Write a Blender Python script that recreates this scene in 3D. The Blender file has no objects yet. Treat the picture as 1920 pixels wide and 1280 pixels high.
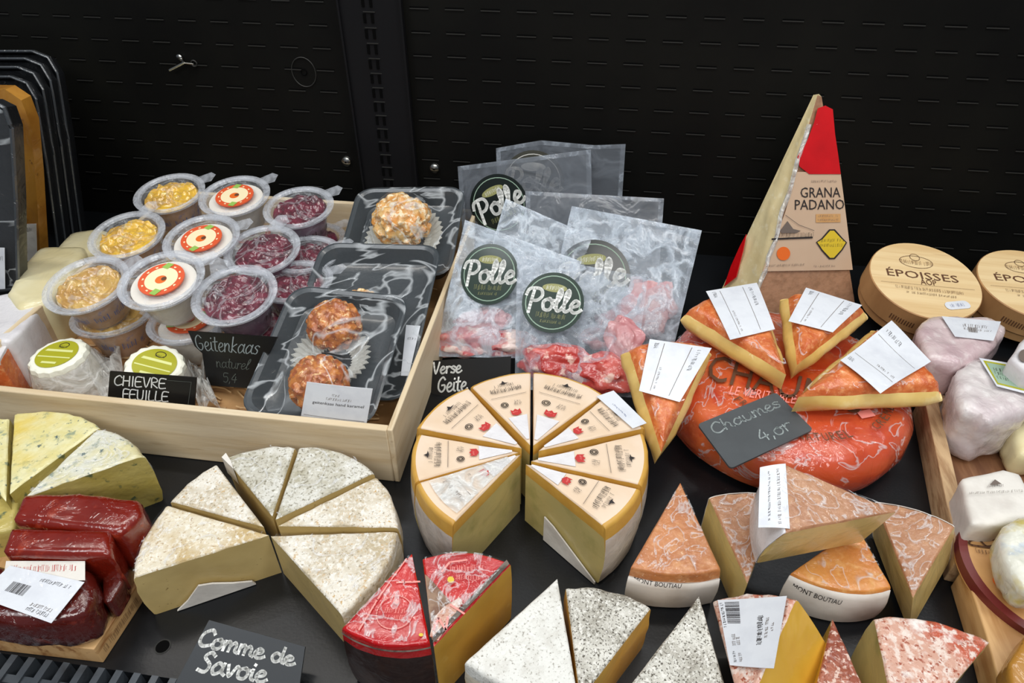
import bpy, bmesh, math, random
from mathutils import Vector, Matrix, noise as MN
random.seed(7)
V = Vector
C = bpy.context.scene.collection
sc = bpy.context.scene

# ------------------------------------------------------------------ camera
F_PX = 1300.0; PITCH = math.radians(38); YAW = math.radians(8); CAM_H = 0.52
cam_d = bpy.data.cameras.new('camera'); cam = bpy.data.objects.new('camera', cam_d); C.objects.link(cam)
cam_d.sensor_width = 36; cam_d.lens = 36 * F_PX / 1920; cam_d.clip_start = 0.01
cam.location = (0, 0, CAM_H); cam.rotation_euler = (math.pi / 2 - PITCH, 0, YAW)
sc.camera = cam

# ------------------------------------------------------------------ light
w = bpy.data.worlds.new('world'); sc.world = w; w.use_nodes = True
w.node_tree.nodes['Background'].inputs[0].default_value = (0.75, 0.85, 1.0, 1)
w.node_tree.nodes['Background'].inputs[1].default_value = 0.16
def area(name, loc, target, sx, sy, power, col):
    d = bpy.data.lights.new(name, 'AREA'); d.shape = 'RECTANGLE'; d.size = sx; d.size_y = sy
    d.energy = power; d.color = col
    o = bpy.data.objects.new(name, d); C.objects.link(o); o.location = loc
    o.rotation_euler = (V(target) - V(loc)).to_track_quat('-Z', 'Y').to_euler()
    return o
area('cabinet_strip_light', (0.0, 0.66, 0.98), (0, 0.45, 0), 2.2, 0.04, 6.0, (1.0, 0.95, 0.88))
area('glint_tube_left', (-0.7, 1.75, 2.0), (-0.2, 0.4, 0), 1.3, 0.07, 4, (0.93, 0.97, 1.0))  # unseen tube beyond the panel, added so wrapped tops catch glints
area('glint_tube_right', (0.9, 1.5, 2.0), (0.2, 0.4, 0), 1.3, 0.07, 4, (0.93, 0.97, 1.0))  # second unseen tube, added for the same glints
area('ceiling_light_left', (-0.9, -0.1, 1.9), (0, 0.5, 0), 0.4, 1.3, 13, (0.95, 0.98, 1.0))
area('ceiling_light_right', (1.0, 0.0, 1.9), (0, 0.5, 0), 0.4, 1.3, 13, (0.95, 0.98, 1.0))
area('front_fill_light', (0.1, -1.3, 1.7), (0, 0.4, 0), 1.6, 0.5, 22, (1.0, 0.98, 0.95))  # added fill from behind the camera, lifts the front cut faces
sc.view_settings.view_transform = 'Standard'; sc.view_settings.look = 'None'
sc.view_settings.gamma = 1; sc.view_settings.use_curve_mapping = False
sc.view_settings.exposure = 0.0

# ------------------------------------------------------------------ pixel -> world
cp, sp, ca, sa = math.cos(PITCH), math.sin(PITCH), math.cos(YAW), math.sin(YAW)
FW, RT, UP = V((-sa * cp, ca * cp, -sp)), V((ca, sa, 0)), V((-sa * sp, ca * sp, cp))
CAM = V((0, 0, CAM_H))
def ray(px, py): return FW + RT * ((px - 960) / F_PX) - UP * ((py - 640) / F_PX)
def U(px, py, z=0.0):
    d = ray(px, py); return CAM + d * ((z - CAM_H) / d.z)
def UY(px, py, Y):
    d = ray(px, py); return CAM + d * (Y / d.y)
def PLN(px, py, plane):
    p0, n = plane; d = ray(px, py); return CAM + d * ((p0 - CAM).dot(n) / d.dot(n))
def plane3(a, b, c):
    n = (b - a).cross(c - a).normalized()
    if n.dot(CAM - a) < 0: n = -n
    return (a, n)

# ------------------------------------------------------------------ materials
def col(r, g, b):
    f = lambda c: (c / 255 / 12.92) if c / 255 <= 0.04045 else ((c / 255 + 0.055) / 1.055) ** 2.4
    return (f(r), f(g), f(b), 1)
MT = {}
def mat(name, base, rough=0.5, layers=(), bump=None, coat=0, coatbump=None, metal=0, sss=0, spec=0.5, stretch=(1, 1, 1)):
    """layers: (scale, lo, hi, colour, detail) noise-driven colour patches; bump: (scale, strength)"""
    m = bpy.data.materials.new(name); m.use_nodes = True; MT[name] = m
    nt = m.node_tree; N = nt.nodes; L = nt.links; p = N['Principled BSDF']
    tc = N.new('ShaderNodeTexCoord'); mp = N.new('ShaderNodeMapping'); mp.inputs['Scale'].default_value = stretch
    L.new(tc.outputs['Object'], mp.inputs[0])
    rgb = N.new('ShaderNodeRGB'); rgb.outputs[0].default_value = col(*base); out = rgb.outputs[0]
    for i, ly in enumerate(layers):
        s, lo, hi, cc = ly[:4]; det = ly[4] if len(ly) > 4 else 4
        nz = N.new('ShaderNodeTexNoise'); nz.noise_dimensions = '4D'; nz.inputs['W'].default_value = i * 3.7 + 1
        nz.inputs['Scale'].default_value = s; nz.inputs['Detail'].default_value = det
        nz.inputs['Roughness'].default_value = 0.6
        L.new(mp.outputs[0], nz.inputs['Vector'])
        mr = N.new('ShaderNodeMapRange'); mr.inputs[1].default_value = lo; mr.inputs[2].default_value = hi
        L.new(nz.outputs[0], mr.inputs[0])
        mx = N.new('ShaderNodeMix'); mx.data_type = 'RGBA'; L.new(mr.outputs[0], mx.inputs[0])
        L.new(out, mx.inputs[6]); mx.inputs[7].default_value = col(*cc); out = mx.outputs[2]
    L.new(out, p.inputs['Base Color'])
    p.inputs['Roughness'].default_value = rough; p.inputs['Metallic'].default_value = metal
    p.inputs['Specular IOR Level'].default_value = spec
    if sss:
        p.inputs['Subsurface Weight'].default_value = sss; p.inputs['Subsurface Radius'].default_value = (0.01, 0.006, 0.003)
        p.inputs['Subsurface Scale'].default_value = 0.6
    def bmp(scale, strength, dist, socket, distortion=0):
        nz = N.new('ShaderNodeTexNoise'); nz.inputs['Scale'].default_value = scale; nz.inputs['Detail'].default_value = 3
        nz.inputs['Distortion'].default_value = distortion
        L.new(mp.outputs[0], nz.inputs['Vector'])
        b = N.new('ShaderNodeBump'); b.inputs['Strength'].default_value = strength; b.inputs['Distance'].default_value = dist
        L.new(nz.outputs[0], b.inputs['Height']); L.new(b.outputs[0], p.inputs[socket])
    if bump: bmp(bump[0], bump[1], 0.002, 'Normal')
    if coat:
        p.inputs['Coat Weight'].default_value = coat; p.inputs['Coat Roughness'].default_value = 0.10
        if coatbump: bmp(coatbump[0], min(1, coatbump[1]*1.5), 0.005, 'Coat Normal', 1.2)
    return m
def film(name, tint, a0, streak, scale, rough=0.12, width=6.0, bstr=0.6, stretch=(1, 1, 1), dist=1.5, det=3):
    m = bpy.data.materials.new(name); m.use_nodes = True; MT[name] = m
    nt = m.node_tree; N = nt.nodes; L = nt.links; p = N['Principled BSDF']; out = N['Material Output']
    p.inputs['Base Color'].default_value = col(*tint); p.inputs['Roughness'].default_value = rough
    p.inputs['Coat Weight'].default_value = 0.6
    tc = N.new('ShaderNodeTexCoord'); mp = N.new('ShaderNodeMapping'); mp.inputs['Scale'].default_value = stretch
    L.new(tc.outputs['Object'], mp.inputs[0])
    nz = N.new('ShaderNodeTexNoise'); nz.inputs['Scale'].default_value = scale; nz.inputs['Detail'].default_value = det
    nz.inputs['Distortion'].default_value = dist; L.new(mp.outputs[0], nz.inputs['Vector'])
    a = N.new('ShaderNodeMath'); a.operation = 'SUBTRACT'; L.new(nz.outputs[0], a.inputs[0]); a.inputs[1].default_value = 0.5
    b = N.new('ShaderNodeMath'); b.operation = 'ABSOLUTE'; L.new(a.outputs[0], b.inputs[0])
    c = N.new('ShaderNodeMath'); c.operation = 'MULTIPLY_ADD'; c.use_clamp = True; L.new(b.outputs[0], c.inputs[0])
    c.inputs[1].default_value = -width; c.inputs[2].default_value = 1.0
    d = N.new('ShaderNodeMath'); d.operation = 'MULTIPLY_ADD'; d.use_clamp = True; L.new(c.outputs[0], d.inputs[0])
    d.inputs[1].default_value = streak; d.inputs[2].default_value = a0
    bp = N.new('ShaderNodeBump'); bp.inputs['Strength'].default_value = bstr; bp.inputs['Distance'].default_value = 0.004
    L.new(nz.outputs[0], bp.inputs['Height']); L.new(bp.outputs[0], p.inputs['Normal']); L.new(bp.outputs[0], p.inputs['Coat Normal'])
    tr = N.new('ShaderNodeBsdfTransparent'); mx = N.new('ShaderNodeMixShader')
    L.new(d.outputs[0], mx.inputs[0]); L.new(tr.outputs[0], mx.inputs[1]); L.new(p.outputs[0], mx.inputs[2])
    L.new(mx.outputs[0], out.inputs['Surface'])
    return m

mat('wall_black', (12, 12, 11), 0.5, [(5, .4, .7, (20, 20, 17))], spec=0.15)
mat('slot_lip', (44, 44, 42), 0.5, spec=0.3); mat('void', (2, 2, 2), 0.9, spec=0.1)
mat('upright_black', (20, 20, 22), 0.45, spec=0.2)
mat('deck', (19, 21, 24), 0.30, [(5, .4, .65, (14, 16, 18)), (160, .68, .74, (52, 54, 56))], bump=(400, .05), spec=0.35)
mat('grille', (70, 76, 82), 0.4, [(60, .5, .7, (55, 58, 62))])
mat('slate', (30, 33, 36), 0.45, [(20, .4, .7, (40, 43, 46))])
mat('steel', (190, 190, 185), 0.25, metal=1.0)
mat('pine', (222, 204, 172), 0.55, [(22, .45, .7, (203, 178, 138)), (60, .6, .75, (190, 165, 128))], bump=(80, .15), stretch=(.25, 2.5, 2.5))
mat('pine_side', (222, 204, 172), 0.55, [(22, .45, .7, (203, 178, 138)), (60, .6, .75, (188, 163, 126))], bump=(80, .15), stretch=(2.5, .25, 2.5))
mat('straw', (206, 168, 118), 0.6, [(40, .45, .6, (150, 110, 66))], bump=(120, .3), stretch=(.3, 3, 3))
mat('board_brown', (135, 92, 62), 0.5, [(18, .4, .65, (104, 66, 42)), (60, .5, .7, (150, 108, 76))], stretch=(3, .3, 3))
mat('board_edge', (196, 165, 125), 0.6, [(60, .45, .65, (160, 125, 88))], bump=(150, .2), stretch=(3, .4, 3))
mat('board_light', (214, 172, 118), 0.5, [(14, .45, .6, (180, 132, 80)), (30, .55, .62, (160, 112, 66))], stretch=(3.5, .5, 3))
mat('veneer', (232, 206, 158), 0.5, [(12, .4, .7, (210, 174, 120)), (50, .6, .8, (190, 150, 100))], stretch=(.25, 5, 5))
mat('veneer_side', (190, 146, 96), 0.55, [(20, .4, .7, (160, 116, 72))], stretch=(1, 1, .3))
mat('ink', (38, 32, 32), 0.6); mat('ink_soft', (110, 98, 90), 0.6); mat('ink_brown', (96, 62, 40), 0.6)
mat('ink_red', (190, 50, 48), 0.5); mat('ink_blue', (96, 108, 150), 0.6)
mat('chalk', (235, 236, 232), 0.7); mat('chalk_dim', (150, 160, 160), 0.7); mat('chalk_faint', (90, 96, 90), 0.7)
mat('paper', (222, 226, 232), 0.4, [(40, .45, .7, (208, 212, 220))], bump=(60, .15), coat=.3, coatbump=(60, .3))
mat('paper_warm', (226, 222, 214), 0.5, [(30, .45, .7, (206, 200, 192))], bump=(70, .4))
mat('paper_shiny', (224, 222, 224), 0.3, [(30, .5, .7, (200, 196, 200))], bump=(60, .5), coat=.5, coatbump=(90, .5))
mat('card_black', (13, 13, 14), 0.4, spec=0.4); mat('card_grey', (74, 79, 82), 0.5, [(30, .4, .7, (66, 70, 73))])
mat('card_slate', (38, 42, 46), 0.42)
# cheeses
mat('tomme_rind', (226, 220, 206), 0.6, [(26, .45, .62, (188, 172, 140)), (260, .48, .66, (238, 236, 228)), (420, .56, .7, (150, 134, 106), 2), (330, .58, .7, (198, 164, 112), 2)], bump=(220, .5), coat=.35, coatbump=(35, .5))
mat('tomme_rind_ochre', (224, 214, 190), 0.6, [(22, .42, .6, (196, 170, 118)), (260, .5, .66, (238, 234, 222)), (420, .56, .7, (172, 142, 98), 2)], bump=(220, .5), coat=.35, coatbump=(35, .5))
mat('tomme_rind_grey', (214, 212, 202), 0.6, [(26, .45, .62, (176, 170, 148)), (170, .5, .68, (228, 228, 222)), (420, .53, .66, (134, 128, 108), 2)], bump=(220, .5), coat=.35, coatbump=(35, .5))
mat('tomme_side', (196, 184, 160), 0.65, [(60, .45, .65, (160, 144, 112)), (200, .55, .7, (220, 214, 200))], bump=(160, .5))
mat('tomme_paste', (206, 182, 122), 0.42, [(12, .4, .65, (192, 166, 106)), (160, .64, .7, (120, 92, 44))], bump=(60, .25), coat=.25, coatbump=(30, .4))
mat('bask_top', (226, 196, 160), 0.5, [(8, .45, .7, (216, 182, 142))], coat=.25, coatbump=(40, .3))
mat('bask_edge', (206, 160, 72), 0.45, [(30, .4, .7, (190, 140, 56))], bump=(80, .2))
mat('bask_paste', (192, 178, 116), 0.38, [(9, .4, .65, (204, 182, 116)), (30, .55, .7, (174, 162, 98))], bump=(40, .2), coat=.4, coatbump=(25, .5))
mat('bask_paper', (206, 196, 188), 0.45, [(30, .45, .65, (184, 170, 158))], bump=(70, .6), coat=.5, coatbump=(50, .6))
mat('bask_label', (230, 208, 184), 0.5, [(15, .45, .7, (222, 194, 162))])
mat('mont_rind', (200, 132, 80), 0.4, [(20, .42, .62, (180, 112, 66)), (90, .5, .7, (216, 158, 108)), (260, .62, .72, (236, 206, 176))], bump=(150, .4), coat=.8, coatbump=(90, .6))
mat('mont_rind_brown', (186, 136, 100), 0.4, [(20, .42, .62, (170, 116, 80)), (90, .5, .7, (198, 150, 112)), (260, .6, .72, (226, 200, 176))], bump=(150, .4), coat=.8, coatbump=(100, .7))
mat('mont_rind_bright', (220, 150, 74), 0.4, [(20, .42, .62, (206, 126, 54)), (90, .5, .7, (232, 178, 110))], bump=(150, .4), coat=.7, coatbump=(90, .5))
mat('mont_paste', (226, 202, 134), 0.35, [(14, .4, .65, (212, 184, 112)), (90, .6, .7, (222, 196, 124))], bump=(50, .25), coat=.5, coatbump=(30, .5))
mat('mont_paper', (222, 216, 208), 0.5, [(30, .45, .7, (206, 198, 188))], bump=(40, .4))
mat('chaumes_film', (200, 72, 28), 0.3, [(9, .46, .62, (216, 108, 50)), (30, .5, .66, (184, 54, 20)), (90, .66, .72, (232, 150, 110))], bump=(90, .15), coat=1.0, coatbump=(38, .8))
mat('chaumes_rind', (220, 126, 66), 0.4, [(60, .42, .6, (200, 96, 44)), (150, .52, .7, (236, 166, 110))], bump=(200, .4), coat=.6, coatbump=(60, .4))
mat('chaumes_paste', (236, 206, 130), 0.35, [(14, .4, .65, (212, 172, 88)), (40, .58, .7, (238, 214, 150))], bump=(40, .3), sss=.1, coat=.5, coatbump=(40, .5))
mat('ash_white', (226, 226, 220), 0.6, [(80, .45, .65, (208, 206, 198)), (480, .56, .68, (160, 156, 146), 2)], bump=(260, .5), coat=.2, coatbump=(40, .4))
mat('ash_grey', (212, 210, 200), 0.6, [(12, .46, .58, (140, 134, 120)), (420, .5, .62, (224, 222, 214), 3), (620, .54, .62, (84, 78, 66), 2)], bump=(220, .7), coat=.3, coatbump=(50, .5))
mat('ash_side', (222, 214, 196), 0.6, [(60, .45, .65, (196, 184, 160))], bump=(120, .5))
mat('ash_paste', (220, 178, 88), 0.4, [(14, .4, .65, (202, 156, 66))], bump=(50, .2), coat=.3, coatbump=(30, .4))
mat('red_rind', (206, 160, 140), 0.6, [(14, .46, .58, (186, 84, 54)), (170, .48, .58, (226, 206, 194), 3), (300, .56, .64, (160, 80, 54), 2), (30, .58, .68, (238, 232, 226), 5)], bump=(200, .7), coat=.3, coatbump=(50, .4))
mat('red_rind_dark', (164, 96, 72), 0.6, [(20, .44, .56, (140, 66, 42)), (240, .52, .6, (214, 184, 170), 2), (350, .55, .64, (120, 54, 36), 2), (24, .62, .7, (232, 222, 216), 5)], bump=(200, .7), coat=.4, coatbump=(50, .5))
mat('gold_paste', (222, 178, 66), 0.35, [(12, .4, .65, (206, 156, 48))], coat=.5, coatbump=(30, .4))
mat('edam_red', (184, 12, 18), 0.22, [(20, .45, .62, (206, 28, 22)), (60, .68, .74, (236, 110, 106))], coat=1.0, coatbump=(60, .7))
mat('edam_black', (42, 24, 20), 0.35, [(40, .45, .65, (60, 36, 26))], bump=(90, .4), coat=.4, coatbump=(40, .4))
mat('edam_edge', (110, 98, 88), 0.5, [(120, .45, .6, (70, 58, 50))], bump=(200, .5))
mat('edam_paste', (206, 162, 70), 0.38, [(12, .4, .65, (188, 142, 54)), (60, .6, .75, (216, 180, 96))], coat=.3, coatbump=(25, .3))
mat('edam_print', (244, 150, 140), 0.4); mat('edam_brown', (120, 84, 62), 0.5, [(60, .5, .6, (150, 120, 96))])
mat('blue_top', (222, 212, 146), 0.45, [(40, .42, .62, (232, 228, 186)), (90, .57, .66, (156, 166, 136), 5), (170, .60, .67, (92, 110, 106), 3), (14, .55, .7, (226, 202, 104))], bump=(120, .5), coat=.5, coatbump=(50, .5))
mat('blue_paste', (196, 180, 104), 0.45, [(26, .42, .62, (184, 166, 84)), (90, .58, .66, (96, 108, 74), 5)], bump=(120, .4), coat=.4, coatbump=(50, .5))
mat('blue_film', (214, 216, 208), 0.3, [(30, .5, .7, (186, 186, 172))], coat=.8, coatbump=(50, .7))
mat('blue_top_film', (218, 210, 160), 0.4, [(26, .45, .6, (224, 224, 208)), (80, .56, .66, (156, 166, 150), 5), (170, .6, .66, (104, 120, 118), 3)], bump=(80, .4), coat=.9, coatbump=(60, .8))
mat('quince', (128, 30, 14), 0.2, [(12, .42, .65, (98, 16, 8)), (60, .58, .7, (160, 58, 34))], bump=(30, .3), coat=.9, coatbump=(45, .5), sss=.08)
mat('quince_dark', (84, 22, 15), 0.2, [(14, .42, .65, (78, 16, 12)), (50, .56, .7, (150, 60, 44))], bump=(30, .4), coat=1, coatbump=(50, .8))
mat('grana_paste', (232, 216, 168), 0.5, [(20, .42, .66, (222, 202, 150)), (90, .56, .7, (240, 230, 196))], bump=(90, .35), coat=.4, coatbump=(30, .5))
mat('grana_label', (206, 178, 150), 0.4, [(6, .42, .66, (196, 164, 136))], coat=.6, coatbump=(30, .3))
mat('grana_rind', (170, 128, 98), 0.45, [(120, .45, .65, (150, 112, 84))], bump=(160, .4), coat=.6, coatbump=(40, .4))
mat('grana_red', (206, 12, 20), 0.3, [(14, .45, .65, (186, 8, 16))], coat=.6, coatbump=(30, .5))
mat('yellow_print', (220, 190, 50), 0.4); mat('orange_print', (232, 110, 40), 0.4)
mat('green_print', (150, 190, 90), 0.4); mat('olive_print', (170, 168, 34), 0.4); mat('olive_light', (222, 226, 150), 0.4)
mat('cream_print', (248, 232, 190), 0.4); mat('red_orange', (222, 92, 52), 0.4)
mat('goat_white', (240, 240, 224), 0.5, [(60, .5, .7, (226, 226, 206))], bump=(120, .3))
mat('goat_side', (214, 210, 196), 0.5, [(50, .45, .65, (190, 184, 166))], bump=(80, .6), coat=.6, coatbump=(60, .7))
mat('pack_tray', (50, 57, 62), 0.3, [(200, .45, .7, (56, 62, 67))], bump=(300, .1), coat=.3)
mat('pack_tray_dark', (24, 26, 29), 0.4, coat=.4, coatbump=(60, .6))
mat('pack_rim', (66, 70, 74), 0.3, coat=.8, coatbump=(60, .6))  # lighter than the tray: edge gloss put into the rim colour
mat('raclette', (176, 124, 46), 0.4, [(12, .45, .6, (150, 98, 30)), (90, .62, .7, (96, 60, 22))], coat=.7, coatbump=(40, .5))
mat('nut', (198, 122, 46), 0.3, [(110, .42, .56, (160, 80, 24)), (170, .56, .64, (246, 206, 150))], bump=(160, .5), coat=.6, coatbump=(70, .5))
mat('nut_pale', (234, 190, 120), 0.4, [(80, .42, .58, (216, 146, 62)), (150, .5, .6, (250, 234, 200))], bump=(160, .5), coat=.3)
mat('bake_cup', (190, 192, 186), 0.5, bump=(60, .3))
mat('pineapple', (236, 190, 50), 0.25, [(50, .42, .6, (196, 150, 50)), (90, .55, .68, (240, 216, 130))], bump=(90, .3), coat=.8)
mat('pineapple_pale', (210, 172, 92), 0.25, [(50, .42, .6, (186, 140, 66)), (90, .55, .68, (232, 206, 150))], bump=(90, .3), coat=.8)
mat('berry', (112, 24, 48), 0.25, [(60, .42, .6, (70, 10, 28)), (110, .64, .7, (190, 110, 130))], bump=(90, .4), coat=.8)
mat('berry_side', (128, 88, 112), 0.4, [(40, .42, .6, (92, 52, 80)), (90, .6, .7, (170, 150, 170))], coat=.6)
mat('pineapple_side', (196, 160, 130), 0.4, [(40, .42, .6, (180, 136, 90)), (60, .56, .64, (120, 110, 150))], coat=.6)
mat('yogurt', (234, 230, 220), 0.35, coat=.5); mat('yogurt_side', (224, 216, 202), 0.4, [(30, .5, .7, (208, 198, 182))], coat=.5)
mat('meat_pink', (200, 110, 112), 0.3, [(24, .42, .52, (226, 186, 180)), (60, .56, .62, (170, 44, 58)), (34, .54, .62, (232, 210, 202))], bump=(60, .4), coat=.9, coatbump=(50, .7))
mat('meat_red', (176, 52, 48), 0.3, [(24, .44, .54, (210, 100, 90)), (70, .57, .63, (232, 190, 176)), (30, .56, .64, (150, 30, 34))], bump=(60, .4), coat=.9, coatbump=(50, .7))
mat('meat_rose', (186, 120, 124), 0.35, [(24, .44, .6, (196, 160, 160)), (40, .56, .66, (150, 92, 100))], bump=(60, .5), coat=.9, coatbump=(70, .9))
mat('sticker_green', (14, 42, 28), 0.35, coat=.4); mat('sticker_dark', (10, 22, 17), 0.35, coat=.4)
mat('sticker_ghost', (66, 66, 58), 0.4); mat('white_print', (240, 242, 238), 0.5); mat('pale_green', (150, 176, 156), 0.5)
mat('khaki_print', (150, 150, 96), 0.5); mat('ghost_print', (215, 214, 208), 0.5)
mat('cream_cheese', (226, 214, 166), 0.45, [(14, .42, .66, (236, 228, 190))], bump=(40, .2), coat=.6, coatbump=(20, .6))
mat('white_wrap', (220, 214, 212), 0.35, [(16, .45, .65, (204, 190, 192)), (60, .55, .7, (236, 232, 230))], bump=(55, .8), coat=.8, coatbump=(60, .8))
mat('pink_wrap', (212, 194, 194), 0.35, [(16, .45, .65, (196, 170, 174)), (60, .55, .7, (228, 218, 216))], bump=(60, .8), coat=.8, coatbump=(60, .9))
mat('floral_wrap', (222, 222, 208), 0.35, [(20, .5, .58, (206, 190, 110)), (26, .6, .66, (190, 200, 206))], bump=(50, .8), coat=.8, coatbump=(60, .8))
mat('dark_red', (110, 40, 38), 0.4); mat('label_tan', (208, 160, 104), 0.45, [(20, .45, .65, (190, 138, 82))])
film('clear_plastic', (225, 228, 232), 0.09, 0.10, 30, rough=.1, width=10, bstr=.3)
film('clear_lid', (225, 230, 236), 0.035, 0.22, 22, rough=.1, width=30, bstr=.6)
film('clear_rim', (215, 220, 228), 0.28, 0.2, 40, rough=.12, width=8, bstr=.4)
film('cling', (230, 236, 240), 0.035, 0.42, 9, rough=.12, width=55, bstr=.8)
film('cling_fine', (236, 238, 240), 0.012, 0.42, 20, rough=.1, width=50, bstr=1.0)  # pale streaks paint crease glints into the film
film('cling_busy', (236, 238, 240), 0.015, 0.42, 42, rough=.1, width=26, bstr=1.0)  # denser streaks, glints of wrinkled film painted in
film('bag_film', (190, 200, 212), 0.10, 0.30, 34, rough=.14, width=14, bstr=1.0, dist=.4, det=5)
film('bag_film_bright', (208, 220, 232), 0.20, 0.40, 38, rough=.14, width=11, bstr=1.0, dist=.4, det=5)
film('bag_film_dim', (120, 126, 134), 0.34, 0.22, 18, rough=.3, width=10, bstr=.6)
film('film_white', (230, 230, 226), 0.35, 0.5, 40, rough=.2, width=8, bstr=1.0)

# ------------------------------------------------------------------ mesh builder
def wm(o):
    m = o.matrix_basis.copy()
    while o.parent is not None: o = o.parent; m = o.matrix_basis @ m
    return m
class MB:
    def __init__(s): s.v = []; s.f = []; s.m = []
    def add(s, vs, fs, mi=0):
        b = len(s.v); s.v += [V(p) for p in vs]
        for i, f in enumerate(fs):
            s.f.append(tuple(b + k for k in f)); s.m.append(mi if isinstance(mi, int) else mi[i])
    def quad(s, a, b, c, d, mi=0): s.add([a, b, c, d], [(0, 1, 2, 3)], mi)
    def box(s, a, b, mi=0):
        x0, y0, z0 = a; x1, y1, z1 = b
        s.add([(x0,y0,z0),(x1,y0,z0),(x1,y1,z0),(x0,y1,z0),(x0,y0,z1),(x1,y0,z1),(x1,y1,z1),(x0,y1,z1)],
              [(3,2,1,0),(4,5,6,7),(0,1,5,4),(1,2,6,5),(2,3,7,6),(3,0,4,7)], mi)
    def loops(s, rings, mi=0, cap0=True, cap1=True, closed=True):
        n = len(rings[0]); b = len(s.v)
        for r in rings: s.v += [V(p) for p in r]
        for i in range(len(rings) - 1):
            for j in range(n if closed else n - 1):
                k = (j + 1) % n
                s.f.append((b+i*n+j, b+i*n+k, b+(i+1)*n+k, b+(i+1)*n+j)); s.m.append(mi if isinstance(mi, int) else mi[i])
        m0 = mi if isinstance(mi, int) else mi[0]; m1 = mi if isinstance(mi, int) else mi[-1]
        if cap0: s.f.append(tuple(b + j for j in reversed(range(n)))); s.m.append(m0)
        if cap1: s.f.append(tuple(b + (len(rings)-1)*n + j for j in range(n))); s.m.append(m1)
    def lathe(s, prof, n=32, mi=0, cap0=False, cap1=False, c=(0, 0)):
        s.loops([[(c[0]+r*math.cos(2*math.pi*k/n), c[1]+r*math.sin(2*math.pi*k/n), z) for k in range(n)] for r, z in prof], mi, cap0, cap1)
    def tube(s, pts, r, mi=0, n=6, closed=False):
        rings = []; L = len(pts)
        for i, p in enumerate(pts):
            a = V(pts[(i-1) % L] if closed or i else pts[0]); b = V(pts[(i+1) % L] if closed or i < L-1 else pts[-1])
            t = (b - a).normalized(); u = t.cross(V((0.13, 0.21, 1))).normalized(); w_ = t.cross(u)
            rings.append([V(p) + u*r*math.cos(2*math.pi*k/n) + w_*r*math.sin(2*math.pi*k/n) for k in range(n)])
        if closed: rings.append(rings[0]); s.loops(rings, mi, False, False)
        else: s.loops(rings, mi)
    def emit(s, name, mats, parent=None, world=True, M=None, smooth=35, only=None, merge=True):
        fs, ms = s.f, s.m
        if only is not None:
            idx = [i for i, q in enumerate(ms) if q in only]; fs = [fs[i] for i in idx]; ms = [ms[i] for i in idx]
        vs = s.v
        if world and (parent is not None or M is not None):
            inv = (wm(parent) if parent is not None else M).inverted(); vs = [inv @ p for p in vs]
        if only is not None:
            used = sorted({k for f in fs for k in f}); mp = {k: i for i, k in enumerate(used)}
            vs = [vs[k] for k in used]; fs = [tuple(mp[k] for k in f) for f in fs]
            om = sorted(set(ms)); ms = [om.index(q) for q in ms]; mats = [mats[q] for q in om] if len(mats) > len(om) else mats
        me = bpy.data.meshes.new(name); me.from_pydata(vs, [], fs)
        for m in (mats if isinstance(mats, (list, tuple)) else [mats]): me.materials.append(MT[m])
        me.polygons.foreach_set('material_index', ms)
        if merge:
            bm = bmesh.new(); bm.from_mesh(me); bmesh.ops.remove_doubles(bm, verts=bm.verts, dist=1e-6)
            bmesh.ops.recalc_face_normals(bm, faces=bm.faces); bm.to_mesh(me); bm.free()
        me.polygons.foreach_set('use_smooth', [True] * len(me.polygons)); me.set_sharp_from_angle(angle=math.radians(smooth))
        me.update()
        o = bpy.data.objects.new(name, me); C.objects.link(o)
        if parent is not None: o.parent = parent
        elif M is not None: o.matrix_basis = M
        return o
def T(x, y=0, z=0): return Matrix.Translation(V((x, y, z)) if not isinstance(x, Vector) else x)
def tag(o, label, cat, group=None):
    o['label'] = label; o['category'] = cat
    if group: o['group'] = group
    return o
def thing(name, M, label, cat, group=None):
    o = bpy.data.objects.new(name, None); C.objects.link(o); o.empty_display_size = .02
    o.matrix_basis = M if isinstance(M, Matrix) else T(V(M)); return tag(o, label, cat, group)
def struct(o): o['kind'] = 'structure'; return o
def copy_tree(r, M, label, group=None):
    c = r.copy(); C.objects.link(c); c.matrix_basis = M; c['label'] = label
    if group: c['group'] = group
    for ch in list(r.children):
        d = ch.copy(); C.objects.link(d); d.parent = c
        for g in ch.children:
            e = g.copy(); C.objects.link(e); e.parent = d
    return c

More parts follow.
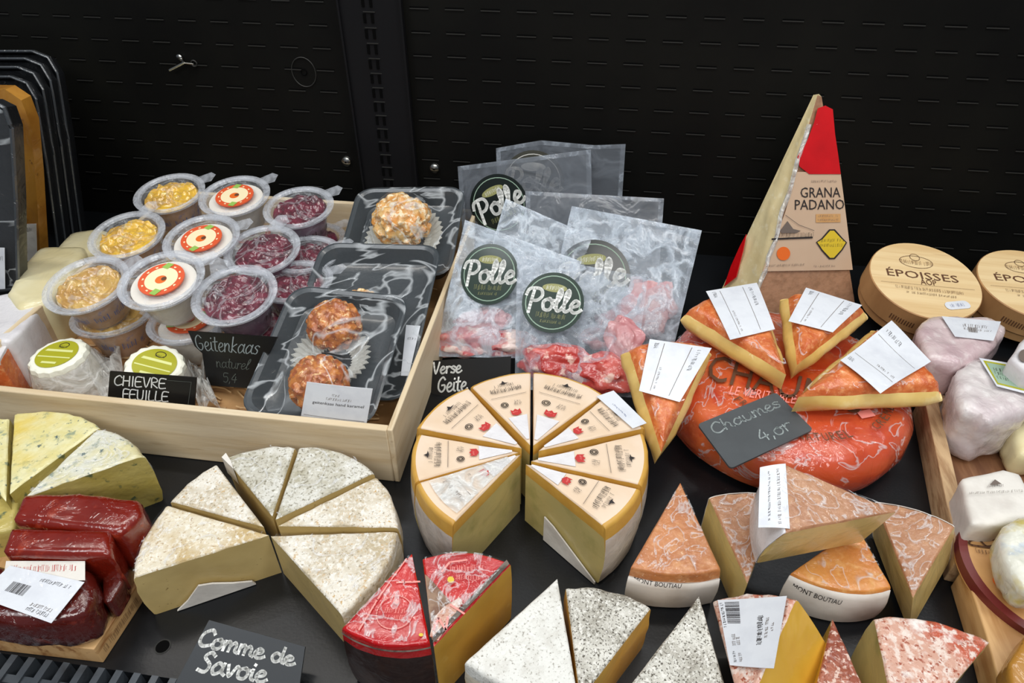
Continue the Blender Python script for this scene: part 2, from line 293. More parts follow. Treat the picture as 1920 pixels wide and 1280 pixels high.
# ------------------------------------------------------------------ writing
_tc = {}
def text_mesh(s):
    if s not in _tc:
        cu = bpy.data.curves.new('t', 'FONT'); cu.body = s; cu.size = 1; cu.resolution_u = 2; cu.align_x = 'LEFT'
        ob = bpy.data.objects.new('t', cu); me = bpy.data.meshes.new_from_object(ob)
        vs = [(p.co.x, p.co.y) for p in me.vertices]; fs = [tuple(p.vertices) for p in me.polygons]
        bpy.data.objects.remove(ob); bpy.data.curves.remove(cu); bpy.data.meshes.remove(me)
        x0 = min(a for a, b in vs); x1 = max(a for a, b in vs); y0 = min(b for a, b in vs); y1 = max(b for a, b in vs)
        _tc[s] = ([((a-x0)/(x1-x0), (b-y0)/(y1-y0)) for a, b in vs], fs)
    return _tc[s]
G = {  # handwriting strokes: (advance, strokes)
 'a': (1.1, [[(.78,.8),(.42,1),(.08,.5),(.3,.0),(.7,.25),(.82,.7)],[(.86,1.05),(.84,.3),(1.1,.02)]]),
 'c': (.9, [[(.8,.8),(.45,1),(.1,.55),(.25,.05),(.6,0),(.92,.2)]]),
 'd': (1.05, [[(.8,.8),(.4,1),(.08,.5),(.3,0),(.75,.35),(.98,1.8),(.85,.3),(1.1,.02)]]),
 'e': (.9, [[(.1,.4),(.6,.6),(.7,.88),(.4,1),(.1,.5),(.3,.02),(.65,.04),(.95,.28)]]),
 'h': (1.0, [[(.18,1.8),(.12,.9),(.1,0)],[(.1,.45),(.4,1),(.68,.75),(.68,.2),(.95,.02)]]),
 'i': (.45, [[(.2,1),(.18,.2),(.42,.02)],[(.24,1.4),(.27,1.5)]]),
 'k': (.95, [[(.2,1.8),(.12,0)],[(.75,1),(.15,.5),(.8,0)]]),
 'l': (.6, [[(0,.25),(.5,1.35),(.42,1.85),(.22,1.4),(.2,.25),(.35,0),(.65,.2)]]),
 'm': (1.3, [[(.1,1),(.1,0)],[(.1,.5),(.35,1),(.55,.75),(.55,0)],[(.55,.5),(.85,1),(1.05,.75),(1.05,.2),(1.3,.02)]]),
 'n': (1.0, [[(.1,1),(.1,0)],[(.1,.5),(.45,1),(.7,.75),(.7,.2),(.95,.02)]]),
 'o': (.95, [[(.55,1),(.12,.7),(.18,.08),(.6,.02),(.82,.5),(.6,.98),(.5,.9),(.95,.85)]]),
 'r': (.75, [[(.15,1),(.15,0)],[(.15,.5),(.4,.95),(.75,.9)]]),
 's': (.75, [[(.7,.85),(.4,1),(.15,.75),(.6,.4),(.5,.03),(.08,.1)]]),
 't': (.7, [[(.35,1.6),(.28,.2),(.6,.02)],[(.02,1.05),(.65,1.1)]]),
 'u': (1.0, [[(.1,1),(.12,.2),(.45,0),(.75,.4),(.8,1),(.78,.2),(1.0,.02)]]),
 'v': (.9, [[(.08,1),(.38,.02),(.75,.95),(.95,.85)]]),
 'C': (1.2, [[(1.1,1.35),(.75,1.7),(.2,1.2),(.15,.4),(.55,0),(1.15,.25)]]),
 'P': (1.35, [[(.62,1.55),(.5,.7),(.38,-.35)],[(.05,1.15),(.3,1.7),(1.1,1.75),(1.3,1.2),(.95,.75),(.45,.7)]]),
 'S': (1.1, [[(1.0,1.5),(.6,1.75),(.25,1.3),(.85,.7),(.7,.05),(.1,.15)]]),
 'G': (1.25, [[(1.05,1.4),(.7,1.7),(.2,1.2),(.15,.4),(.6,0),(1.0,.3),(1.0,.75),(.6,.75)]]),
 'V': (1.1, [[(.1,1.7),(.5,0),(1.0,1.7)]]),
 'H': (1.15, [[(.12,1.7),(.1,0)],[(.1,.85),(.95,.9)],[(.95,1.7),(.95,0)]]),
 'I': (.55, [[(.25,1.7),(.25,0)]]),
 'E': (1.05, [[(.95,1.65),(.15,1.6),(.12,.05),(.95,.05)],[(.15,.85),(.8,.9)]]),
 'R': (1.1, [[(.15,0),(.15,1.65),(.75,1.6),(.85,1.1),(.2,.8),(.95,0)]]),
 'F': (1.0, [[(.12,0),(.15,1.65),(.95,1.65)],[(.15,.85),(.8,.9)]]),
 'U': (1.1, [[(.1,1.7),(.15,.3),(.5,0),(.85,.3),(.9,1.7)]]),
 'L': (.95, [[(.15,1.7),(.12,.05),(.85,.05)]]),
 'N': (1.15, [[(.12,0),(.12,1.7),(.9,0),(.95,1.7)]]),
 '5': (1.0, [[(.85,1.6),(.25,1.6),(.2,.95),(.7,1),(.85,.4),(.5,0),(.1,.15)]]),
 '4': (1.0, [[(.6,1.6),(.1,.6),(.9,.6)],[(.7,1.1),(.65,0)]]),
 '1': (.6, [[(.05,1.1),(.4,1.7),(.38,0)],[(.1,0),(.7,.02)]]),
 ',': (.4, [[(.2,.15),(.1,-.25)]]), ' ': (.6, [])}
def smooth_line(p, k=4):
    if len(p) < 3: return p
    o = []
    for i in range(len(p)-1):
        a = V(p[max(i-1,0)]); b = V(p[i]); c = V(p[i+1]); d = V(p[min(i+2,len(p)-1)])
        for j in range(k):
            t = j/k; o.append(tuple(0.5*((2*b)+(c-a)*t+(2*a-5*b+4*c-d)*t*t+(3*b-a-3*c+d)*t**3)))
    o.append(tuple(p[-1])); return o
def handwriting(s):
    x = 0; out = []
    for ch in s:
        adv, st = G[ch]
        for q in st: out.append([(x+a, b) for a, b in q])
        x += adv
    xs = [a for q in out for a, b in q]; ys = [b for q in out for a, b in q]
    x0, x1, y0, y1 = min(xs), max(xs), min(ys), max(ys)
    return [smooth_line([((a-x0)/(x1-x0), (b-y0)/(y1-y0)) for a, b in q]) for q in out]

def bil(q):
    a, b, c, d = q
    return lambda u, v: (a*(1-u)+b*u)*(1-v)+(d*(1-u)+c*u)*v
def decal(parent, name, quad, elems, mats, off=.0006, base=0, thick=.0003, curl=None, mb=None, emit=True, fn=None, lay=.00016, n=8, outline=None, M=None, circle=False):
    """quad: bottom-left, bottom-right, top-right, top-left world points of a sheet; prints lie on it in fractions"""
    mb = mb or MB(); f = fn or bil(quad)
    W = (quad[1]-quad[0]).length; Hh = (quad[3]-quad[0]).length
    nn = (quad[1]-quad[0]).cross(quad[3]-quad[0]).normalized()
    if nn.dot(CAM-quad[0]) < 0: nn = -nn
    cu = curl or (lambda u, v: 0)
    P = lambda u, v, l=0: f(u, v) + nn*(off + l + cu(u, v))
    if base is not None and circle:
        rings = []
        for l in (-thick, 0): rings.append([P(.5+.5*math.cos(2*math.pi*k/40), .5+.5*math.sin(2*math.pi*k/40), l) for k in range(40)])
        mb.loops(rings, base)
    elif base is not None and outline:
        rings = [[P(u, v, l) for u, v in outline] for l in (-thick, 0)]; mb.loops(rings, base)
    elif base is not None:
        for l in (0, -thick):
            mb.add([P(i/n, j/n, l) for j in range(n+1) for i in range(n+1)],
                   [(j*(n+1)+i, j*(n+1)+i+1, (j+1)*(n+1)+i+1, (j+1)*(n+1)+i) for j in range(n) for i in range(n)], base)
        e = [(i/n, 0) for i in range(n)]+[(1, i/n) for i in range(n)]+[(1-i/n, 1) for i in range(n)]+[(0, 1-i/n) for i in range(n)]
        mb.loops([[P(u, v, -thick) for u, v in e], [P(u, v, 0) for u, v in e]], base, False, False)
    def ribbon(pts, wd, mi, l):
        if len(pts) == 2:
            ns = max(1, int(math.hypot((pts[1][0]-pts[0][0])*W, (pts[1][1]-pts[0][1])*Hh)/.006)); a_, b_ = pts
            pts = [(a_[0]+(b_[0]-a_[0])*k_/ns, a_[1]+(b_[1]-a_[1])*k_/ns) for k_ in range(ns+1)]
        for i in range(len(pts)-1):
            (u0, v0), (u1, v1) = pts[i], pts[i+1]
            dx, dy = (u1-u0)*W, (v1-v0)*Hh; L = math.hypot(dx, dy)
            if L < 1e-9: continue
            ox, oy = -dy/L*wd/2/W, dx/L*wd/2/Hh; ex, ey = dx/L*wd*.3/W, dy/L*wd*.3/Hh
            mb.quad(P(u0-ex-ox, v0-ey-oy, l), P(u1+ex-ox, v1+ey-oy, l), P(u1+ex+ox, v1+ey+oy, l), P(u0-ex+ox, v0-ey+oy, l), mi)
    for k, e in enumerate(elems):
        l = lay*(1+k*0.25) if k else lay
        t = e[0]
        if t == 'r':
            _, u0, v0, u1, v1, mi = e; mb.quad(P(u0,v0,l), P(u1,v0,l), P(u1,v1,l), P(u0,v1,l), mi)
        elif t == 'p':
            _, pts, mi = e; mb.add([P(u, v, l) for u, v in pts], [tuple(range(len(pts)))], mi)
        elif t == 'c':
            _, cu_, cv, ru, rv, mi = e; mb.add([P(cu_+ru*math.cos(a*math.pi/14), cv+rv*math.sin(a*math.pi/14), l) for a in range(28)], [tuple(range(28))], mi)
        elif t == 'o':
            _, cu_, cv, ru, rv, wd, mi = e; ribbon([(cu_+ru*math.cos(a*math.pi/18), cv+rv*math.sin(a*math.pi/18)) for a in range(37)], wd, mi, l)
        elif t == 'l':
            _, pts, wd, mi = e; ribbon(pts, wd, mi, l)
        elif t in 'ts':
            s, u0, v0, u1, v1, mi = e[1:7]; rot = e[7] if len(e) > 7 else 0
            def put(a, b):
                if rot == 1: a, b = 1-b, a
                if rot == 3: a, b = b, 1-a
                if rot == 2: a, b = 1-a, 1-b
                return (u0+(u1-u0)*a, v0+(v1-v0)*b)
            if t == 't':
                vs, fs = text_mesh(s); mb.add([P(*put(a, b), l) for a, b in vs], fs, mi)
            else:
                wd = e[8] if len(e) > 8 else .0012
                for q in handwriting(s): ribbon([put(a, b) for a, b in q], wd, mi, l)
        elif t == 'w':   # a row of print too small to read
            u0, v0, u1, v1, mi = e[1:6]; rot = e[6] if len(e) > 6 else 0
            rnd = random.Random(int((u0+v0*7+u1*13)*1e4))
            if rot: nst = max(5, int(abs(v1-v0)*Hh/.0012))
            else: nst = max(5, int(abs(u1-u0)*W/.0012))
            for i in range(nst):
                if rnd.random() < .13: continue
                a = (i+.1)/nst; b = (i+rnd.uniform(.5, .85))/nst; c0 = rnd.choice((0, 0, .2)); c1 = rnd.choice((.75, 1, 1))
                if rot: q = [(u0+(u1-u0)*c0, v0+(v1-v0)*a), (u0+(u1-u0)*c1, v0+(v1-v0)*b)]
                else: q = [(u0+(u1-u0)*a, v0+(v1-v0)*c0), (u0+(u1-u0)*b, v0+(v1-v0)*c1)]
                ribbon([q[0], (q[1][0], q[0][1]) if rnd.random() < .5 else (q[0][0], q[1][1]), q[1]], .00026, mi, l)
        elif t == 'bar':
            u0, v0, u1, v1, mi = e[1:6]; rot = e[6] if len(e) > 6 else 0; rnd = random.Random(5); x = 0
            while x < 1:
                wd = rnd.uniform(.012, .04)
                if rot: mb.quad(P(u0, v0+(v1-v0)*x, l), P(u1, v0+(v1-v0)*x, l), P(u1, v0+(v1-v0)*min(1, x+wd), l), P(u0, v0+(v1-v0)*min(1, x+wd), l), mi)
                else: mb.quad(P(u0+(u1-u0)*x, v0, l), P(u0+(u1-u0)*min(1, x+wd), v0, l), P(u0+(u1-u0)*min(1, x+wd), v1, l), P(u0+(u1-u0)*x, v1, l), mi)
                x += wd+rnd.uniform(.012, .04)
    if emit: return mb.emit(name, mats, parent, M=M, merge=False)
    return mb
def qpx(pts, plane): return [PLN(x, y, plane) for x, y in pts]

# ------------------------------------------------------------------ cheese wedge
def wedge_frame(A, B, Cc, h):
    n = (B-A).cross(Cc-A).normalized()
    if n.z < 0: B, Cc = Cc, B; n = -n
    X = (B-A).normalized(); Y = n.cross(X)
    M = Matrix((X, Y, n)).transposed().to_4x4(); M.translation = A-n*h
    return M, (B-A).length, (Cc-A).length, X.angle(Cc-A)
def sector(mb, R1, R2, ang, h, rr=.006, rb=.003, bulge=.0, noise=.0005, cutb=.0, seed=0, nt=18, edge=0.0, side_band=None, off=0.0, arc=1.0, cr=.0015):
    """apex on the z axis, angles 0..ang; materials 0 top, 1 side, 2 cut face, 3 the rim strip of the top"""
    so = V((seed*3.1, seed*1.7, 0))
    chordc = math.cos(ang/2)
    def Rf(t):
        a = ang*t; rchord = 1/(math.cos(a-ang/2)/chordc) if ang < 3 else 1
        return (R1+(R2-R1)*t)*(arc+(1-arc)*rchord)
    nf = 12; flat = [k/nf for k in range(nf+1)]
    prof = [('t', k) for k in flat] + [('ft', j/4) for j in (1, 2, 3, 4)] + [('s', j/6) for j in (1, 2, 3, 4, 5)] + [('fb', j/4) for j in (0, 1, 2, 3)] + [('b', k) for k in reversed(flat)]
    def pt(e, R):
        k, x = e
        if k == 't': return (R-rr)*x, h
        if k == 'ft': return R-rr+rr*math.sin(x*math.pi/2), h-rr+rr*math.cos(x*math.pi/2)
        if k == 's': return R+bulge*math.sin(x*math.pi), (h-rr)+(rb-(h-rr))*x
        if k == 'fb': return R-rb+rb*math.cos(x*math.pi/2), rb-rb*math.sin(x*math.pi/2)
        return (R-rr)*x, 0
    Mn = len(prof); grid = []
    for i in range(nt+1):
        t = .5-.5*math.cos(math.pi*i/nt); R = Rf(t)*(1+off/R1); row = []
        for e in prof:
            r, z = pt(e, R); p = V((r*math.cos(ang*t), r*math.sin(ang*t), z))
            if e[0] in ('t', 'ft') and cr:
                dd = r*min(math.sin(min(ang*t, 1.57)), math.sin(min(ang*(1-t), 1.57)))
                p.z -= cr*(1-min(1, dd/cr))**2*(1 if e[0] == 't' else 1-e[1]*.7)
            if e[0] != 'b' and noise:
                q = MN.noise(p*90+so)*noise+MN.noise(p*260+so)*noise*.5
                if e[0] == 't': p.z += q*(1 if e[1] else .3)
                else: p += V((math.cos(ang*t), math.sin(ang*t), .4))*q*1.2
            row.append(p)
        grid.append(row)
    if side_band:
        z0, z1 = side_band; sel = [k for k, e in enumerate(prof) if e[0] in ('ft', 's', 'fb') and z0 <= pt(e, R1)[1] <= z1]
        for i in range(nt):
            for a, b in zip(sel[:-1], sel[1:]): mb.quad(grid[i][a], grid[i+1][a], grid[i+1][b], grid[i][b], 0)
        return grid, sel
    for i in range(nt):
        for k in range(Mn-1):
            ek = prof[k][0]; ek1 = prof[k+1][0]
            m = 0 if (ek == 't' and ek1 == 't') or ek == 'b' else 1
            if m == 0 and edge and ek == 't' and (R1-rr)*prof[k][1] > R1-edge: m = 3
            if ek == 'ft' or (ek == 't' and ek1 == 'ft'): m = 3 if edge else 0
            mb.quad(grid[i][k], grid[i+1][k], grid[i+1][k+1], grid[i][k+1], m)
    nz = 6
    for side, row, nrm in ((0, grid[0], V((0, -1, 0))), (1, grid[-1], V((-math.sin(ang), math.cos(ang), 0)))):
        half = Mn//2; cols = []
        for k in range(half+1):
            a, b = row[k], row[Mn-1-k]
            c_ = []
            for j in range(nz+1):
                s_ = j/nz; p = a.lerp(b, s_)
                if 0 < j < nz and k < half-1:
                    fade = min(1, k/3)
                    p = p+nrm*(cutb*math.sin(math.pi*s_)*fade+MN.noise(p*70+so)*noise*1.2*fade)
                c_.append(p)
            cols.append(c_)
        for k in range(half):
            for j in range(nz): mb.quad(cols[k][j], cols[k+1][j], cols[k+1][j+1], cols[k][j+1], 3 if edge and j == 0 else 2)
def wedge(name, label, group, px, z, h, mats, cat='cheese wedge', zs=None, Y3=None, paper=None, **kw):
    """px: apex and the two rim corners of the top face. mats: top, side, cut, rim strip"""
    if zs: A, B, D = [U(*p, q) for p, q in zip(px, zs)]
    else: A, B, D = [U(*p, z) for p in px]
    M, R1, R2, ang = wedge_frame(A, B, D, h)
    r = thing(name, M, label, cat, group)
    mb = MB(); sector(mb, R1, R2, ang, h, **kw)
    mats = list(mats)+[mats[0]]*(4-len(mats))
    mb.emit('rind', mats, r, world=False, only=(0, 1, 3)); mb.emit('paste', [mats[2]], r, world=False, only=(2,))
    plane = (A, (M.to_3x3() @ V((0, 0, 1))).normalized())
    if paper:
        pm = MB(); k2 = dict(kw); k2['noise'] = .0004; k2.pop('edge', None)
        sector(pm, R1, R2, ang, h, side_band=paper[1], off=.0012, **k2)
        o = pm.emit('paper_band', [paper[0]], r, world=False)
        md = o.modifiers.new('thickness', 'SOLIDIFY'); md.thickness = .0004
    return r, plane, (M, R1, R2, ang)
def top_film(root, info, h, m='cling_fine', R_f=.97, lift=.0012):
    """thin film stretched over the top of a wedge"""
    M, R1, R2, ang = info; mb = MB(); n = 16
    def f(s, t):
        R = (R1+(R2-R1)*t)*(.05+(R_f-.05)*s); p = V((R*math.cos(ang*t), R*math.sin(ang*t), h))
        p.z += lift+MN.noise(p*80)*.0007+.0003; return M @ p
    mb.add([f(i/n, .03+.94*j/n) for j in range(n+1) for i in range(n+1)], [(j*(n+1)+i, j*(n+1)+i+1, (j+1)*(n+1)+i+1, (j+1)*(n+1)+i) for j in range(n) for i in range(n)])
    return mb.emit('cling_film', [m], root, merge=False)
def rim_print(root, info, h, text, t0, t1, z0, z1, m='ink', name='rim_print', out=.0022, kw=None):
    """print wrapped round the rim of a wedge"""
    M, R1, R2, ang = info; mb = MB(); root = next((c for c in root.children if c.name.startswith('paper_band')), root)
    vs, fs = text_mesh(text)
    P = []
    for a, b in vs:
        t = t0+(t1-t0)*a; R = R1+(R2-R1)*t+out; P.append(M @ V((R*math.cos(ang*t), R*math.sin(ang*t), z0+(z1-z0)*b)))
    mb.add(P, fs); return mb.emit(name, [m], root, merge=False)

# ------------------------------------------------------------------ generic solids
def prism(name, top, zb, mats, parent=None, bev=.004, M=None, seg=3, noise=0.0, sub=1, inset=1.0):
    """solid with the given top outline (world points) standing down to height zb, edges rounded"""
    me = bpy.data.meshes.new(name); bm = bmesh.new()
    cx = sum((p for p in top), V((0, 0, 0)))/len(top)
    tv = [bm.verts.new(p) for p in top]
    bv = [bm.verts.new(V((cx.x+(p.x-cx.x)*inset, cx.y+(p.y-cx.y)*inset, zb))) for p in top]
    n = len(top); bm.faces.new(tv); bm.faces.new(list(reversed(bv)))
    for i in range(n): bm.faces.new([tv[i], bv[i], bv[(i+1) % n], tv[(i+1) % n]])
    bmesh.ops.recalc_face_normals(bm, faces=bm.faces)
    if bev: bmesh.ops.bevel(bm, geom=list(bm.edges)+list(bm.verts), offset=bev, segments=seg, profile=.6, affect='EDGES', clamp_overlap=True)
    if noise:
        bmesh.ops.triangulate(bm, faces=[f for f in bm.faces if len(f.verts) > 4])
        for _ in range(3):
            lg = [e for e in bm.edges if e.calc_length() > .007]
            if not lg: break
            bmesh.ops.subdivide_edges(bm, edges=lg, cuts=1, use_grid_fill=True)
            bmesh.ops.triangulate(bm, faces=[f for f in bm.faces if len(f.verts) > 4])
        bm.normal_update()
        for v in bm.verts:
            q = MN.noise(v.co*55)*noise+MN.noise(v.co*140)*noise*.5
            if v.co.z > zb+.002: v.co += v.normal*q
    for f in bm.faces: f.smooth = True
    inv = (wm(parent) if parent is not None else (M or Matrix())).inverted()
    bmesh.ops.transform(bm, matrix=inv, verts=bm.verts); bm.to_mesh(me); bm.free()
    me.set_sharp_from_angle(angle=math.radians(50))
    for m in (mats if isinstance(mats, (list, tuple)) else [mats]): me.materials.append(MT[m])
    o = bpy.data.objects.new(name, me); C.objects.link(o)
    if parent is not None: o.parent = parent
    elif M is not None: o.matrix_basis = M
    return o
def lump(mb, c, rad, mi=0, seed=0, amp=.18, freq=3.0, n=20, R=None, cells=False, cellamp=.1, ncell=60):
    """ellipsoid with a rough skin"""
    rnd = random.Random(seed); c = V(c); R = R or Matrix.Identity(3)
    pts = []
    if cells:
        for _ in range(ncell):
            z = rnd.uniform(-1, 1); a = rnd.uniform(0, 2*math.pi); s = math.sqrt(1-z*z); pts.append(V((s*math.cos(a), s*math.sin(a), z)))
    rings = []
    for i in range(n+1):
        th = math.pi*i/n; ring = []
        for j in range(2*n):
            ph = math.pi*j/n; d = V((math.sin(th)*math.cos(ph), math.sin(th)*math.sin(ph), math.cos(th)))
            k = 1+amp*MN.noise(d*freq+V((seed, seed*2, 0)))
            if pts:
                dd = min((d-p).length for p in pts); k += cellamp*(1-min(1, dd/.17)**3)
            ring.append(c+R @ V((d.x*rad[0]*k, d.y*rad[1]*k, d.z*rad[2]*k)))
        rings.append(ring)
    mb.loops(rings, mi, False, False)

# ================================================================== setting
WY = 0.90
mb = MB()
mb.quad((-1.6, WY, -.02), (1.6, WY, -.02), (1.6, WY, .62), (-1.6, WY, .62), 0)
rnd = random.Random(3)
for r in range(0, 12):
    z = .3215-.028*r
    if z < .03: break
    x = -1.5
    while x < 1.5:
        if not (-.35 < x+.012 < -.255):
            zz = z-(0.004 if x > -.26 else 0)
            mb.box((x, WY-.0012, zz-.0008), (x+.024, WY+.001, zz+.0004), 1); mb.quad((x, WY-.0004, zz+.0004), (x+.024, WY-.0004, zz+.0004), (x+.024, WY-.0004, zz+.0022), (x, WY-.0004, zz+.0022), 2)
        x += .0445
struct(mb.emit('wall_back', ['wall_black', 'slot_lip', 'void']))
mb = MB(); mb.box((-.342, WY-.008, -.01), (-.262, WY, .62), 0)
mb.box((-.343, WY-.012, -.01), (-.3405, WY-.008, .62), 0); mb.box((-.2635, WY-.012, -.01), (-.261, WY-.008, .62), 0)
z = .06
while z < .36:
    for dx in (-.006, .004): mb.box((-.306+dx, WY-.0092, z), (-.3035+dx+.001, WY-.0078, z+.011), 1)
    mb.box((-.311, WY-.0095, z+.0125), (-.296, WY-.0078, z+.0135), 2)
    z += .0185
struct(mb.emit('trim_1', ['upright_black', 'void', 'slot_lip']))
for (px, py), lb in (((650, 302), 'small silver bolt in the black back panel, left of the upright'), ((815, 315), 'small silver bolt in the black back panel, right of the upright beside the bags')):
    p = UY(px, py, WY); mb = MB()
    mb.lathe([(.0001, .0052), (.0042, .0046), (.0066, .003), (.0076, .0)], 20, cap0=True); mb.lathe([(.0012, .0052), (.0018, .0046)], 12, 1, cap0=True)
    M = T(p) @ Matrix.Rotation(math.pi/2, 4, 'X'); tag(mb.emit('bolt', ['steel', 'void'], M=M, world=False), lb, 'bolt')
p = UY(570, 135, WY); mb = MB(); ring = [V((p.x+.0165*math.cos(a*math.pi/16), WY-.0008, p.z+.019*math.sin(a*math.pi/16))) for a in range(32)]
mb.tube(ring, .0007, closed=True); mb.tube([V((p.x+.004*math.cos(a*math.pi/6), WY-.0006, p.z+.004*math.sin(a*math.pi/6))) for a in range(12)], .0008, 1, closed=True)
tag(mb.emit('cable_knockout', ['slot_lip', 'void'], M=T(p)), 'round ring outline of a knockout in the black back panel', 'knockout')
mb = MB(); a, b, c, d = UY(318, 132, WY-.012), UY(345, 118, WY-.012), UY(337, 108, WY-.003), UY(362, 120, WY-.004)
mb.tube([a, b], .0016, 0); mb.tube([b, c, c+V((0, .004, 0))], .0014, 0); mb.tube([b, d], .0010, 0)
lump(mb, c, (.0045, .003, .0045), 0, n=6); mb.tube([V((d.x+.004*math.cos(k*math.pi/6), WY-.0015, d.z+.004*math.sin(k*math.pi/6))) for k in range(12)], .0009, 1, closed=True)
tag(mb.emit('wall_hook', ['steel', 'slot_lip'], M=T(V((c.x, WY, c.z)))), 'small bent metal hook sticking out of the black back panel', 'hook')
# shelf deck with its slotted front grille
gx0, gx1, gy = -1.0, -.272, .2165
mb = MB()
mb.quad((-1.6, gy, 0), (1.6, gy, 0), (1.6, WY, 0), (-1.6, WY, 0), 0)
mb.quad((gx1, -.4, 0), (1.6, -.4, 0), (1.6, gy, 0), (gx1, gy, 0), 0)
mb.quad((gx0, -.4, -.02), (gx1, -.4, -.02), (gx1, gy, -.02), (gx0, gy, -.02), 1)
mb.quad((gx0, gy, 0), (gx1, gy, 0), (gx1, gy, -.02), (gx0, gy, -.02), 0); mb.quad((gx1, gy, 0), (gx1, -.4, 0), (gx1, -.4, -.02), (gx1, gy, -.02), 0)
hp = U(305, 1212)
mb.lathe([(.0001, .0004), (.0052, .0004)], 20, 1, c=(hp.x, hp.y)); mb.lathe([(.0052, .0003), (.0062, .0003)], 20, 2, c=(hp.x, hp.y))
struct(mb.emit('floor', ['deck', 'void', 'slot_lip']))
mb = MB(); x = gx0
while x < gx1-.004:
    mb.box((x, .10, -.012), (x+.0055, gy, .001), 0); x += .0145
for y in (.197, .176, .155, .134, .112): mb.box((gx0, y, -.013), (gx1, y+.006, -.001), 0)
tag(mb.emit('ventilation_grille', ['grille'], M=T(-.5, .2, 0)), 'dark grey slotted ventilation grille at the front edge of the shelf', 'grille')

# ================================================================== pine crate
cx0, cx1, cy0, cy1, ch = -.615, -.1745, .4325, .852, .070; tk = .0075
r = thing('wooden_crate', (-.39, .64, 0), 'shallow pale pine crate filled with cups, goat cheeses and black trays', 'crate')
def plank(name, a, b, m):
    me = MB(); me.box(a, b); o = me.emit(name, [m], r); md = o.modifiers.new('bevel', 'BEVEL'); md.width = .0012; md.segments = 2; return o
plank('front_panel', (cx0, cy0-tk, .0), (cx1+.0, cy0, ch), 'pine'); plank('back_panel', (cx0, cy1, .0), (cx1, cy1+tk, ch), 'pine')
plank('side_panel', (cx0-tk, cy0-tk, .0), (cx0, cy1+tk, ch), 'pine_side'); plank('side_panel', (cx1, cy0-tk, .0), (cx1+.0055, cy1+tk, ch+.0008), 'pine_side')
plank('base_panel', (cx0, cy0, .0), (cx1, cy1, .006), 'veneer_side')
mb = MB(); rn = random.Random(1)
for k in range(420):
    x = rn.uniform(cx0+.02, cx1-.04); y = rn.uniform(cy0+.008, cy1-.02); L = rn.uniform(.02, .045); a = rn.gauss(0, .25); zz = rn.uniform(.007, .011)
    pts = [(min(cx1-.004, max(cx0+.004, x+math.cos(a)*L*(t-.5))), min(cy1-.004, max(cy0+.005, y+math.sin(a)*L*(t-.5)+.002*math.sin(t*6+k))), zz+.001*math.sin(t*5)) for t in (0, .33, .66, 1)]
    mb.tube(pts, .0011, n=4)
so = mb.emit('straw_lining', ['straw'], M=T(-.39, .64, 0.006)); so['kind'] = 'stuff'; tag(so, 'brown wood straw lining the bottom of the pine crate', 'straw')

